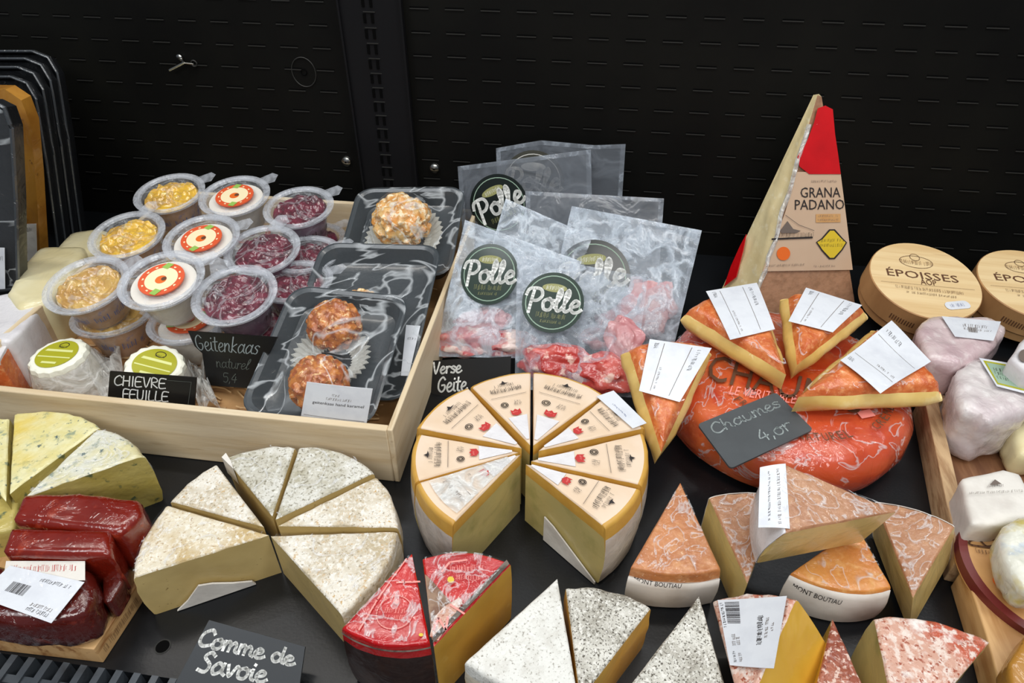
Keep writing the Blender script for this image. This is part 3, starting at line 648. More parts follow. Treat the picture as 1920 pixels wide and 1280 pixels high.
# ------------------------------------------------------------------ cups
def chunky(mb, R, z, n=30, seed=0, amp=.004, mi=0, size=.006, cnt=90):
    rn = random.Random(seed); blobs = [(rn.uniform(-R, R), rn.uniform(-R, R), rn.uniform(.6, 1.2)*size, rn.uniform(.5, 1)) for _ in range(cnt)]
    rings = []
    for i in range(n//2+1):
        rr = R*i/(n//2); ring = []
        for j in range(n):
            a = 2*math.pi*j/n; x, y = rr*math.cos(a), rr*math.sin(a)
            hh = max([0]+[k*(1-((x-bx)**2+(y-by)**2)/(s*s)) for bx, by, s, k in blobs])
            ring.append((x, y, z+amp*hh*(1 if i < n//2 else .2)))
        rings.append(ring)
    mb.loops(rings, mi, False, False)
def make_cup(kind, label, group, M):
    top_m, side_m = {'y': ('pineapple', 'pineapple_side'), 'p': ('berry', 'berry_side'), 'w': ('yogurt', 'yogurt_side'), 'q': ('pineapple_pale', 'pineapple_side')}[kind]
    r = thing('deli_cup', M, label, 'cup', group)
    mb = MB(); mb.lathe([(.0001, 0), (.0255, 0), (.0275, .002), (.0355, .041), (.0372, .0425), (.0385, .0445)], 40); mb.lathe([(.0385, .0445), (.0365, .0445)], 40)
    mb.emit('cup', ['clear_plastic'], r, world=False)
    mb = MB(); fill = .040 if kind != 'w' else .041
    mb.lathe([(.0001, .001), (.0248, .001), (.0262, .003), (.0262+(.0345-.0262)*(fill-.003)/.038, fill)], 36, 1)
    if kind == 'w': mb.lathe([(.0343, fill), (.0001, fill+.001)], 36, 0)
    else: chunky(mb, .0342, fill, n=44, seed=ord(kind), mi=0, amp=.0065, size=.0055, cnt=150)
    mb.emit('contents', [top_m, side_m], r, world=False)
    mb = MB(); mb.lathe([(.0395, .0440), (.0445, .0450), (.0452, .0478), (.0425, .0484), (.0365, .0472), (.0355, .0460)], 44, 1)
    mb.lathe([(.0355, .0460), (.0001, .0462)], 44, 0)
    mb.lathe([(.0405, .0478), (.0392, .0494), (.0375, .0476)], 44, 1)
    mb.add([(.036, .018, .047), (.050, .020, .049), (.054, .032, .051), (.046, .040, .050), (.026, .033, .047)], [(0, 1, 2, 3, 4)], 1)
    lid = mb.emit('lid', ['clear_lid', 'clear_rim'], r, world=False)
    if kind == 'w':
        mb = MB(); R = .0240; f = lambda u, v: V(((u-.5)*2*R, (v-.5)*2*R, 0)); mb2 = MB()
        q = [V((-R, -R, 0)), V((R, -R, 0)), V((R, R, 0)), V((-R, R, 0))]
        c0 = 0
        def disc(rad, z, mi, n=36, cx=0, cy=0, sy=1): mb2.add([(cx+rad*math.cos(2*math.pi*k/n), cy+rad*sy*math.sin(2*math.pi*k/n), z) for k in range(n)], [tuple(range(n))], mi)
        mb2.lathe([(R, .0464), (R, .0480)], 36, 0); disc(R, .0480, 0); disc(R*.72, .04815, 1); disc(R*.25, .0483, 2, cy=-.001); disc(R*.12, .0484, 3, cx=.003)
        for a in (0.9, 4.1):
            x, y = R*.82*math.cos(a+.6), R*.82*math.sin(a+.6); mb2.add([(x-.006, y-.002, .0485), (x+.001, y-.005, .0485), (x+.006, y+.002, .0485), (x-.001, y+.005, .0485)], [(0, 1, 2, 3)], 4)
        for k in range(12):
            a = 2*math.pi*k/12; mb2.add([(R*.86*math.cos(a+b)*1, R*.86*math.sin(a+b), .0482) for b in (-.08, .08)]+[(R*.78*math.cos(a+b), R*.78*math.sin(a+b), .0482) for b in (.05, -.05)], [(0, 1, 2, 3)], 1)
        mb2.emit('lid_label', ['red_orange', 'cream_print', 'orange_print', 'ink_brown', 'green_print'], lid, world=False, merge=False)
    else:
        mb = MB()
        for a0, s in ((-2.0, 'o|o'), (-1.35, 'nw'), (-.7, 'om')):
            rnd = random.Random(int(a0*10))
            for k in range(7):
                a = a0+k*.07; rr = .0332; z0 = .016+rnd.uniform(0, .003); z1 = z0+rnd.uniform(.006, .010); w_ = .028
                pr = lambda aa, z: ((.0277+.0080*z/.041+.0007)*math.cos(aa), (.0277+.0080*z/.041+.0007)*math.sin(aa), z)
                mb.add([pr(a, z0), pr(a+w_, z0), pr(a+w_+.03*rnd.uniform(-1, 1), z1), pr(a+.01, z1)], [(0, 1, 2, 3)])
        mb.emit('side_print', ['ink_blue' if kind != 'p' else 'ink'], r, world=False, merge=False)
    return r
def cupM(px, py, Y, tilt=12, turn=0, tz=0):
    p = UY(px, py, Y)                                   # centre of the lid
    R = Matrix.Rotation(math.radians(tilt), 4, 'X') @ Matrix.Rotation(math.radians(tz), 4, 'Y')
    M = T(p) @ R @ Matrix.Rotation(turn, 4, 'Z') @ T(0, 0, -.047); return M
cup_rows = {
 'y': [((318, 362), .765, 9, 'back', 'clear cup of yellow fruit pieces at the back left corner of the crate'),
       ((238, 440), .672, 11, 'mid', 'clear cup of yellow fruit pieces, second from the back in its column')],
 'q': [((162, 533), .565, 12, 'front', 'clear cup of pale golden fruit pieces, front one above another cup')],
 'w': [((440, 367), .765, 9, 'back', 'clear cup of white dessert with orange round label, rearmost of the column'),
       ((378, 447), .672, 11, 'mid', 'clear cup of white dessert with orange round label, middle of the column'),
       ((303, 524), .565, 12, 'front', 'clear cup of white dessert with orange round label, frontmost and uppermost')],
 'p': [((560, 388), .765, 9, 'back', 'clear cup of dark purple shreds, rearmost, beside the rear black tray'),
       ((492, 468), .672, 11, 'mid', 'clear cup of dark purple shreds, middle of the purple column'),
       ((440, 552), .565, 12, 'front', 'clear cup of dark purple shreds, front one above the black price sign')]}
low_lab = {'back': 'lower {} cup hidden beneath the rearmost one', 'mid': 'lower {} cup beneath the middle one', 'front': 'lower {} cup beneath the front one'}
kn = {'y': 'yellow fruit', 'q': 'golden fruit', 'w': 'white dessert', 'p': 'purple shreds'}
for kind, rows in cup_rows.items():
    first = None
    for i, ((px, py), Y, tl, pos, lb) in enumerate(rows):
        M = cupM(px, py, Y, tl, [.2, .9, 1.7][i] if kind != 'w' else [.3, 0, .15][i])
        g = 'cups in the pine crate'
        if first is None: first = make_cup(kind, lb, g, M)
        else: copy_tree(first, M, lb, g)
        p = M @ V((0, 0, 0)); M2 = T(V((p.x+.004, p.y+.004, .0065))) @ Matrix.Rotation(.4+i, 4, 'Z')
        copy_tree(first, M2, low_lab[pos].format(kn[kind]), g)
for M, lb in ((T(UY(567, 462, .700)) @ T(0, 0, -.047), 'low purple cup between the purple column and the black trays, rear one'),
              (T(UY(548, 512, .64)) @ T(0, 0, -.047), 'low purple cup between the purple column and the black trays, front one')):
    M = M.copy(); M.translation.z = max(.009, min(.03, M.translation.z)); src = [o for o in C.objects if o.get('label', '').startswith('clear cup of dark purple shreds, front')][0]
    copy_tree(src, M, lb, 'cups in the pine crate')

# ------------------------------------------------------------------ goat cheeses in cups of film
def goat(px, py, z, tilt, tiltY, label):
    p = U(px, py, z); h = .05
    M = T(p) @ Matrix.Rotation(math.radians(tilt), 4, 'X') @ Matrix.Rotation(math.radians(tiltY), 4, 'Y') @ T(0, 0, -h)
    r = thing('round_goat_cheese', M, label, 'cheese', 'small goat cheeses at the front of the crate')
    mb = MB(); n = 60
    def ring(R, z, flute): return [((R+flute*math.cos(15*2*math.pi*k/n))*math.cos(2*math.pi*k/n), (R+flute*math.cos(15*2*math.pi*k/n))*math.sin(2*math.pi*k/n), z) for k in range(n)]
    mb.loops([ring(.033, 0, 0), ring(.0345, .004, .0006), ring(.0315, .030, .0008), ring(.0292, .044, .0009), ring(.0278, .0485, .0009), ring(.0255, .05, .0004)], [1, 1, 1, 0, 0], True, True)
    mb.emit('cheese', ['goat_white', 'goat_side'], r, world=False)
    R = .0212
    q = [V((-R, -R, h)), V((R, -R, h)), V((R, R, h)), V((-R, R, h))]; q = [M @ v for v in q]
    decal(r, 'label', q, [('p', [(.12, .58), (.88, .58), (.85, .66), (.15, .66)], 1), ('r', .06, .36, .94, .40, 1), ('r', .3, .14, .7, .21, 1), ('o', .5, .82, .12, .09, .0008, 2), ('w', .38, .74, .62, .80, 2)], ['olive_print', 'olive_light', 'ink'], circle=True, off=.0008)
    mb = MB(); rn = random.Random(int(px)); rings = []
    for k, (R, z) in enumerate(((.0305, .044), (.034, .030), (.037, .014), (.040, .003), (.044, .0015))):
        rings.append([((R+rn.uniform(-1, 1)*.0012*k+.002*math.sin(9*2*math.pi*j/48+k)*k*.4)*math.cos(2*math.pi*j/48), (R+rn.uniform(-1, 1)*.0012*k)*math.sin(2*math.pi*j/48), z+rn.uniform(0, .001)*k) for j in range(48)])
    mb.loops(rings, 0, False, False); mb.emit('film_wrap', ['film_white'], r, world=False)
    return r
goat(107, 664, .058, 3, -2, 'round white goat cheese with olive label, left one in the crate')
goat(290, 683, .056, 6, 14, 'tilted round white goat cheese with olive label, behind the small black sign')
# crumpled paper behind and beside them
for k, (pp, lb) in enumerate((([(170, 640), (225, 650), (215, 700), (185, 735), (165, 700)], 'crumpled translucent wrapping film between the two goat cheeses'),
                              ([(350, 665), (392, 655), (385, 700), (405, 740), (375, 775), (360, 720)], 'crumpled translucent wrapping film right of the tilted goat cheese'))):
    mb = MB(); pts = [U(x, y, .03) for x, y in pp]; c = sum(pts, V((0, 0, 0)))/len(pts); rn = random.Random(k); rings = []
    for i in range(7):
        s = i/6; rings.append([c.lerp(p, s)+V((0, 0, .012*math.sin(3*s+j)*s+rn.uniform(-.003, .003)-.01*s)) for j, p in enumerate([pts[a].lerp(pts[(a+1) % len(pts)], t/5) for a in range(len(pts)) for t in range(5)])])
    mb.loops(rings, 0, False, False); base = V((c.x, c.y, .010)); tag(mb.emit('wrapping_film', ['film_white'], M=T(base)), lb, 'film')

# ------------------------------------------------------------------ signs
def card(name, label, quad, elems, mats, thick=.0016, group=None, M=None, outline=None):
    pn = (quad[1]-quad[0]).cross(quad[3]-quad[0]).normalized(); dv = quad[2]-CAM
    quad = [quad[0], quad[1], CAM+dv*((quad[0]-CAM).dot(pn)/dv.dot(pn)), quad[3]]
    c = (quad[0]+quad[1])/2
    o = decal(None, name, quad, elems, mats, off=0, thick=thick, M=T(c), n=2, outline=outline, lay=.00025)
    return tag(o, label, 'sign', group)
def rquad(n=5, ru=.05, rv=.08):
    o = []
    for cx_, cy_, a0 in ((1-ru, rv, -90), (1-ru, 1-rv, 0), (ru, 1-rv, 90), (ru, rv, 180)):
        for k in range(n): a = math.radians(a0+90*k/(n-1)); o.append((cx_+ru*math.cos(a), cy_+rv*math.sin(a)))
    return o
q = [UY(201, 757, .4385), UY(364, 767, .4385), UY(368, 708, .448), UY(206, 696, .448)]
card('price_sign', 'small black sign chalked CHIEVRE FEUILLE leaning on the goat cheese', q,
     [('s', 'CHIEVRE', .07, .60, .66, .90, 1, 0, .0013), ('s', 'FEUILLE', .18, .20, .70, .50, 1, 0, .0013), ('l', [(.68, .86), (.95, .86), (.93, .12), (.72, .10)], .0004, 2)], ['card_black', 'chalk', 'chalk_faint'])
q = [UY(388, 722, .515), UY(470, 728, .50), UY(520, 632, .525), UY(352, 620, .545)]
card('price_sign', 'black sign chalked Geitenkaas propped against the front purple cup', q,
     [('s', 'Geitenkaas', .06, .66, .86, .95, 1, 0, .0009), ('s', 'naturel', .30, .36, .82, .56, 2, 0, .0008), ('s', '5,4', .40, .06, .66, .26, 2, 0, .0009)], ['card_black', 'chalk_dim', 'chalk_faint'], outline=[(0, 0), (1, 0), (1, 1), (0, 1), (.02, .72), (.1, .6)])

# ------------------------------------------------------------------ black foam trays in the crate
def rrect(w_, d, r, n=6):
    o = []
    for sx, sy, a0 in ((1, -1, -90), (1, 1, 0), (-1, 1, 90), (-1, -1, 180)):
        for k in range(n):
            a = math.radians(a0+90*k/(n-1)); o.append((sx*(w_/2-r)+r*math.cos(a), sy*(d/2-r)+r*math.sin(a)))
    return o
def tray_mesh(w_, d, h, m):
    mb = MB(); ti = .003
    def R(s, z, rr): return [(x, y, z) for x, y in rrect(w_-2*s, d-2*s, rr)]
    mb.loops([R(.016, 0, .012), R(.010, .003, .016), R(.003, h-.002, .020), R(-.001, h-.0005, .022), R(-.0015, h+.001, .022), R(.001, h+.002, .022), R(.005, h, .019), R(.012, .006, .015), R(.020, .0035, .010)], 0, True, True)
    return mb
def tray_frame(fl, fr, bl, br):
    """centre frame from the px+height of the four lip corners"""
    c = (fl+fr+bl+br)/4; X = ((fr-fl)+(br-bl)).normalized(); Yv = ((bl-fl)+(br-fr)); Yv = (Yv-X*Yv.dot(X)).normalized(); n = X.cross(Yv)
    w_ = ((fr-fl).length+(br-bl).length)/2; d = ((bl-fl).length+(br-fr).length)/2
    M = Matrix((X, Yv, n)).transposed().to_4x4(); M.translation = c; return M, w_, d
def foam_pack(name, label, M, w_, d, h, balls, film_bump=True, labels=(), matn='pack_tray'):
    M = M @ T(0, 0, -h); r = thing(name, M, label, 'packaged cheese', 'black foam trays of coated cheese in the crate')
    tray_mesh(w_, d, h, matn).emit('tray', [matn], r, world=False)
    for k, (x, y, rad, m) in enumerate(balls):
        mb = MB(); lump(mb, (x, y, rad*.86+.004), (rad, rad, rad*.86), 0, seed=k+int(x*900), amp=.05, cells=True, cellamp=.17, ncell=170, n=34)
        o = mb.emit('cheese_ball', [m], r, world=False)
        mb = MB(); n = 72; rings = []
        for R_, z in ((rad*.75, .0045), (rad*1.02, .006), (rad*1.26, .010), (rad*1.5, .016)):
            rings.append([((R_+(.0014 if k2 % 2 else -.0014)*(R_/rad))*math.cos(2*math.pi*k2/n), (R_+(.0014 if k2 % 2 else -.0014)*(R_/rad))*math.sin(2*math.pi*k2/n), z+(.001 if k2 % 2 else 0)) for k2 in range(n)])
        mb.loops(rings, 0, False, False); mb.emit('paper_cup', ['bake_cup'], o, world=False, smooth=10)
    mb = MB(); n = 26
    def hz(x, y):
        z = h+.0025
        for bx, by, rad, m in balls:
            dd = math.hypot(x-bx, y-by); top = rad*1.80+.006
            if top > z: z = max(z, h+.0025+(top-h-.0025)*math.exp(-max(0, dd-rad*.55)**2/(rad*.75)**2)-max(0, dd-rad*.2)**2*4)
        return z+MN.noise(V((x*40, y*40, .3)))*.0012
    vs = [(x*(w_/2+.001), y*(d/2+.001)) for y in [2*j/n-1 for j in range(n+1)] for x in [2*i/n-1 for i in range(n+1)]]
    def clampc(x, y):
        cx_, cy_ = w_/2-.022, d/2-.022; ax, ay = abs(x), abs(y)
        if ax > cx_ and ay > cy_:
            L = math.hypot(ax-cx_, ay-cy_)
            if L > .023: ax = cx_+(ax-cx_)*.023/L; ay = cy_+(ay-cy_)*.023/L
        return math.copysign(ax, x), math.copysign(ay, y)
    vs = [(*clampc(x, y), 0) for x, y in vs]; vs = [(x, y, hz(x, y)) for x, y, _ in vs]
    mb.add(vs, [(j*(n+1)+i, j*(n+1)+i+1, (j+1)*(n+1)+i+1, (j+1)*(n+1)+i) for j in range(n) for i in range(n)])
    mb.emit('film', ['cling'], r, world=False)
    for q, el, nm in labels: decal(r, nm, q, el, ['paper', 'ink', 'ink_soft'], off=.0012)
    return r
# rear tray
M, w_, d = tray_frame(UY(640, 520, .705), UY(850, 510, .705), UY(662, 350, .838), UY(866, 360, .838))
foam_pack('foam_tray_pack', 'rear black foam tray with a pale nut coated cheese ball', M, w_, d, .026, [(.000, .010, .034, 'nut_pale')])
# middle tray
M, w_, d = tray_frame(V((-.322, .50, .030)), V((-.184, .50, .036)), UY(598, 458, .70), UY(834, 462, .70))
lq = [PLN(x, y, (M.translation, M.to_3x3() @ V((0, 0, 1)))) for x, y in ((752, 705), (778, 706), (790, 612), (762, 610))]
foam_pack('foam_tray_pack', 'middle black foam tray partly covered, its nut ball nearly hidden', M, w_, d, .026, [(-.004, .012, .021, 'nut_pale')], labels=[(lq, [('w', .2, .7, .8, .75, 1)], 'label')])
# front tray
M, w_, d = tray_frame(UY(446, 775, .443), UY(700, 800, .443), UY(553, 535, .60), UY(762, 560, .60))
Mp = (M.translation, M.to_3x3() @ V((0, 0, 1)))
inv = M.inverted(); b1 = inv @ PLN(628, 612, Mp); b2 = inv @ PLN(600, 722, Mp)
foam_pack('foam_tray_pack', 'front black foam tray under film with two caramel brown nut balls', M, w_, d, .024, [(b1.x, b1.y, .0255, 'nut'), (b2.x, b2.y, .0265, 'nut')])
lq = [UY(565, 783, .442), UY(688, 795, .442), UY(700, 727, .452), UY(577, 714, .452)]
o = decal(None, 'price_label', lq, [('w', .42, .70, .56, .76, 2), ('w', .34, .60, .72, .66, 2), ('t', 'geitenkaas hand karamel', .14, .44, .92, .54, 1), ('l', [(.04, .14), (.96, .10)], .0004, 2)], ['paper', 'ink', 'ink_soft'], off=.002, thick=.0008, M=T((lq[0]+lq[1])/2), curl=lambda u, v: .001*math.sin(u*3))
tag(o, 'white printed product label propped at the front edge of the crate', 'label')

# ================================================================== standing packs at the left
def stand_tray(Yb, sx, sy, label, lean=.10):
    pts = [(-160, 96), (60, 96), (90, 108), (108, 138), (128, 260), (152, 440), (158, 470), (-160, 500)]
    P = [UY(x+sx, y+sy, Yb+lean*(300-y)/400*.5) for x, y in pts]
    # round outline
    q = []
    for i in range(len(P)):
        a, b = P[i], P[(i+1) % len(P)]; q += [a.lerp(b, t/5) for t in range(5)]
    c = sum(q, V((0, 0, 0)))/len(q); zmin = min(p.z for p in q)
    base = V((c.x, c.y, max(0, zmin))); mb = MB()
    back = V((0, .014, 0))
    r1 = [p for p in q]; r2 = [c+(p-c)*.985+V((0, .002, 0)) for p in q]; r3 = [c+(p-c)*.93+back for p in q]; r0 = [c+(p-c)*1.006+V((0, .004, 0)) for p in q]
    r5 = [c+(p-c)*.95+V((0, .017, 0)) for p in q]
    mb.loops([r5, r0, r1, r2, r3], 0, True, True)
    return mb, base, q, c
for k, (Y, sx, sy, lb) in enumerate(((.800, 0, 0, 'rearmost black foam tray standing upright at the left edge'), (.780, -13, 14, 'second black foam tray from the rear standing at the left edge'),
                                      (.760, -27, 30, 'third black foam tray from the rear standing at the left edge'), (.740, -40, 48, 'fourth black foam tray, just behind the brown cheese pack'))):
    mb, base, q, c = stand_tray(Y, sx, sy, lb)
    mb.tube(q, .0016, 1, closed=True)
    tag(mb.emit('foam_tray', ['pack_tray_dark', 'pack_rim'], M=T(base)), lb, 'tray', 'black trays standing at the left edge')
r = thing('cheese_slice_pack', UY(-60, 500, .70), 'upright pack with brown rinded cheese and a white label at the left edge', 'packaged cheese')
pts = [(-160, 165), (10, 168), (40, 188), (56, 230), (66, 330), (76, 478), (-160, 500)]
P = [UY(x, y, .705+.03*(300-y)/400) for x, y in pts]; mb = MB()
mb.loops([[p+V((0, .016, 0)) for p in P], [p+V((0, .003, 0)) for p in P], P], 0); mb.emit('cheese', ['raclette'], r)
pl = (P[3], (P[5]-P[3]).cross(P[0]-P[3]).normalized())
decal(r, 'label', [PLN(28, 490, pl), PLN(72, 488, pl), PLN(70, 418, pl), PLN(30, 420, pl)], [('w', .2, .8, .8, .9, 1)], ['paper_warm', 'ink'], off=.002)
r = thing('cheese_slice_pack', UY(-60, 540, .62), 'dark film covered pack with a white label, nearest at the left edge', 'packaged cheese')
pts = [(-160, 185), (-20, 188), (8, 202), (22, 240), (30, 380), (34, 540), (-160, 560)]
P = [UY(x, y, .62+.03*(300-y)/400) for x, y in pts]; q = []
for i in range(len(P)): q += [P[i].lerp(P[(i+1) % len(P)], t/5) for t in range(5)]
c = sum(q, V((0, 0, 0)))/len(q); mb = MB()
mb.loops([[c+(p-c)*.94+V((0, .02, 0)) for p in q], [c+(p-c)*1.0+V((0, .002, 0)) for p in q], [c+(p-c)*.985 for p in q], [c+(p-c)*.90+V((0, .006, 0)) for p in q]], 0)
mb.tube(q, .0022, 1, closed=True); mb.emit('tray', ['pack_tray_dark', 'pack_rim'], r)
mb = MB(); mb.loops([[c+(p-c)*.97+V((0, -.001, 0)) for p in q], [c+(p-c)*.5+V((0, -.004, 0)) for p in q]], 0, False, True); mb.emit('film', ['cling'], r)
pl = (P[3]-V((0, .006, 0)), (P[5]-P[3]).cross(P[0]-P[3]).normalized())
decal(r, 'label', [PLN(-60, 545, pl), PLN(12, 540, pl), PLN(11, 463, pl), PLN(-60, 462, pl)], [('w', .5, .7, .95, .8, 1)], ['paper', 'ink'], off=.002)

# pale wedges left of the crate
def block(name, label, cat, px, z, zb, m, bev=.006, noise=.0006, group=None, inset=1.0, zs=None):
    top = [U(x, y, zs[i] if zs else z) for i, (x, y) in enumerate(px)]; c = sum(top, V((0, 0, 0)))/len(top); c.z = zb
    r = thing(name, T(c), label, cat, group); prism('cheese', top, zb, m, r, bev=bev, noise=noise, inset=inset); return r, top
g = 'pale cheese pieces left of the crate'
block('cheese_block', 'cream coloured cheese block behind the left side of the crate, rear one', 'cheese block', [(95, 470), (130, 432), (190, 424), (222, 436), (205, 452), (120, 500)], .068, 0, ['cream_cheese'], .016, group=g)
block('cheese_block', 'cream coloured cheese block left of the crate, behind the paper wrapped pieces', 'cheese block', [(8, 550), (34, 500), (72, 460), (158, 458), (160, 472), (88, 565), (30, 580)], .074, 0, ['cream_cheese'], .014, group=g)
r, top = block('cheese_block', 'cheese piece in white waxed paper between pack and crate side', 'cheese block', [(-60, 640), (-60, 565), (20, 546), (84, 560), (42, 618), (16, 640)], .070, 0, ['paper_shiny'], .006, group=g)
r, top = block('cheese_block', 'paper topped cheese piece with brown edge in the left margin', 'cheese block', [(-60, 690), (-60, 640), (0, 628), (20, 640), (-2, 680)], .062, 0, ['chaumes_rind'], .003, group=g)
prism('paper', [p+V((0, 0, .002)) for p in top], .058, ['paper_shiny'], r, bev=.001)

# ================================================================== bags of meat
def bag(name, label, corners, Ys, filmm, meats=(), bulge=.008, stickers=(), seed=0, wr=.002, seal=True, peak=0, n=26, lo=.45):
    """corners TL TR BR BL in px with a depth for each"""
    P = [UY(x, y, Y) for (x, y), Y in zip(corners, Ys)]; tl, tr, br, bl = P
    f = bil([bl, br, tr, tl]); nn = (br-bl).cross(tl-bl).normalized()
    if nn.dot(CAM-bl) < 0: nn = -nn
    base = (bl+br)/2; r = thing(name, T(base), label, 'bag', 'vacuum bags of meat')
    so = V((seed*5.3, seed*2.1, 0))
    def thk(u, v):
        e = min(1, min(u, 1-u)*7)*min(1, v*9)
        w_ = math.exp(-((v-.22)/.28)**2); return bulge*e*(w_+.12)*(1 if v < 1 else 0)
    def front(u, v, off=0):
        p = f(u, v); q = p*26+so
        k = MN.noise(q)+.6*abs(MN.noise(q*2.3))+.3*abs(MN.noise(q*5))
        ed = min(1, 8*min(u, 1-u, v, 1-v)+.25)
        return p+nn*(thk(u, v)+wr*k*ed+off+peak*0)
    mb = MB()
    def pk(u, v): return V((0, 0, peak*max(0, 1-abs(u-.35)*2.4)*v*v))
    mb.add([front(i/n, j/n)+pk(i/n, j/n) for j in range(n+1) for i in range(n+1)], [(j*(n+1)+i, j*(n+1)+i+1, (j+1)*(n+1)+i+1, (j+1)*(n+1)+i) for j in range(n) for i in range(n)])
    mb.emit('bag_front', [filmm], r, smooth=60)
    mb = MB(); mb.add([f(i/8, j/8)-nn*(thk(i/8, j/8)*.8+.0012)+pk(i/8, j/8) for j in range(9) for i in range(9)], [(j*9+i, j*9+i+1, (j+1)*9+i+1, (j+1)*9+i) for j in range(8) for i in range(8)])
    mb.emit('bag_back', [filmm], r)
    if seal:
        mb = MB()
        for u0, v0, u1, v1 in ((0, .0, .035, 1), (.965, 0, 1, 1), (0, .965, 1, 1)):
            k = 14; A_ = [(u0+(u1-u0)*(0 if u1-u0 < .1 else t/k), v0+(v1-v0)*(t/k if u1-u0 < .1 else 0)) for t in range(k+1)]
            B_ = [(u1 if u1-u0 < .1 else u0+(u1-u0)*t/k, v0+(v1-v0)*t/k if u1-u0 < .1 else v1) for t in range(k+1)]
            mb.loops([[front(u, v, .0005)+pk(u, v) for u, v in A_], [front(u, v, .0005)+pk(u, v) for u, v in B_]], 0, False, False, closed=False)
        mb.emit('seal_seam', ['bag_film'], r)
    plane = (f(.5, .5), nn)
    for px, py, rad, m, sd, th in meats:
        p = PLN(px, py, plane); R = Matrix((((br-bl).normalized()), ((tl-bl).normalized()), nn)).transposed()
        mb = MB(); lump(mb, p+nn*th*(-.1 if 'rose' in m else .3), (rad[0], rad[1], th), 0, seed=sd, amp=.32, freq=2.2, n=22, R=R); mb.emit('meat', [m], r)
    for px, py, rad, rot, ms, ff in stickers:
        p = PLN(px, py, plane); ux = (br-bl).normalized(); uy = nn.cross(ux); 
        if uy.z < 0: uy = -uy
        a = math.radians(rot); ex = ux*math.cos(a)+uy*math.sin(a); ey = uy*math.cos(a)-ux*math.sin(a)
        q = [p-ex*rad-ey*rad, p+ex*rad-ey*rad, p+ex*rad+ey*rad, p-ex*rad+ey*rad]
        el = [('o', .5, .5, .44, .44, .0011, 3), ('c', .5, .74, .2, .07, 4), ('w', .34, .71, .66, .77, 1), ('w', .26, .24, .74, .32, 4), ('w', .33, .16, .67, .2, 4), ('s', 'Polle', .06, .30, .97, .72, 1, 0, rad*.105)]
        decal(r, 'round_sticker', q, el, ms, off=ff, circle=True, thick=.0006)
    return r
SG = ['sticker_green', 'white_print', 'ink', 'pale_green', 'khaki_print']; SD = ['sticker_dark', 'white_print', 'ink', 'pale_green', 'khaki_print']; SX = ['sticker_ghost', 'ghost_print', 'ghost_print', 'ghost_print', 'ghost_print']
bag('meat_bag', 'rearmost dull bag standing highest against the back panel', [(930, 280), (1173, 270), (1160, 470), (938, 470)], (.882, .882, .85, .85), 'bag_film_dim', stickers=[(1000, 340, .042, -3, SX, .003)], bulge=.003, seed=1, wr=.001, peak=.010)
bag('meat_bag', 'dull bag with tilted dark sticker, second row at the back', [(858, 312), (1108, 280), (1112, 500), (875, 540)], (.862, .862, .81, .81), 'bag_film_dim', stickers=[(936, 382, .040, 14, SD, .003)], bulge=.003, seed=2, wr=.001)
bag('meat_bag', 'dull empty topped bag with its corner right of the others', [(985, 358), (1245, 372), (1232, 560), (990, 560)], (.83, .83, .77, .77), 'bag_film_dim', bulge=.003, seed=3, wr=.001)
bag('meat_bag', 'crinkled bag showing only a strip behind the front left bag', [(948, 372), (1125, 450), (1080, 600), (905, 520)], (.795, .795, .71, .72), 'bag_film_bright', bulge=.004, seed=4, wr=.004)
bag('meat_bag', 'largest crinkled bag at right with pinkish meat and half covered sticker', [(1072, 386), (1316, 432), (1262, 655), (1010, 650)], (.765, .755, .655, .665), 'bag_film_bright', meats=[(1190, 585, (.044, .040), 'meat_rose', 3, .011), (1130, 640, (.030, .020), 'meat_rose', 31, .011)],
    stickers=[(1112, 520, .045, 5, SD, .0062)], bulge=.010, seed=5, wr=.005)
bag('meat_bag', 'front left bag with green sticker and pink marbled meat', [(872, 412), (1090, 490), (1010, 672), (812, 668)], (.70, .69, .585, .60), 'bag_film_bright', meats=[(872, 640, (.040, .019), 'meat_pink', 6, .013), (950, 646, (.036, .016), 'meat_pink', 21, .013), (905, 600, (.034, .014), 'meat_rose', 9, .009)],
    stickers=[(924, 517, .0345, -3, SG, .0125)], bulge=.009, seed=6, wr=.003)
bag('meat_bag', 'front middle bag with green sticker above raw red meat', [(970, 474), (1215, 520), (1185, 745), (965, 728)], (.665, .655, .545, .55), 'bag_film', meats=[(1046, 682, (.038, .021), 'meat_red', 12, .012), (1128, 700, (.036, .022), 'meat_red', 15, .012), (1170, 640, (.020, .026), 'meat_rose', 14, .007)],
    stickers=[(1039, 573, .0335, -3, SG, .0145)], bulge=.010, seed=8, wr=.003)
q = [UY(800, 800, .532), UY(955, 790, .532), UY(958, 668, .575), UY(808, 676, .575)]
card('price_sign', 'black sign chalked Verse between the crate and the tan wheel', q,
     [('s', 'Verse', .04, .80, .40, .97, 1, 0, .0020), ('s', 'Geite', .12, .52, .48, .74, 1, 0, .0020), ('s', 'k', .12, .26, .22, .44, 1, 0, .0016)], ['card_black', 'chalk'])

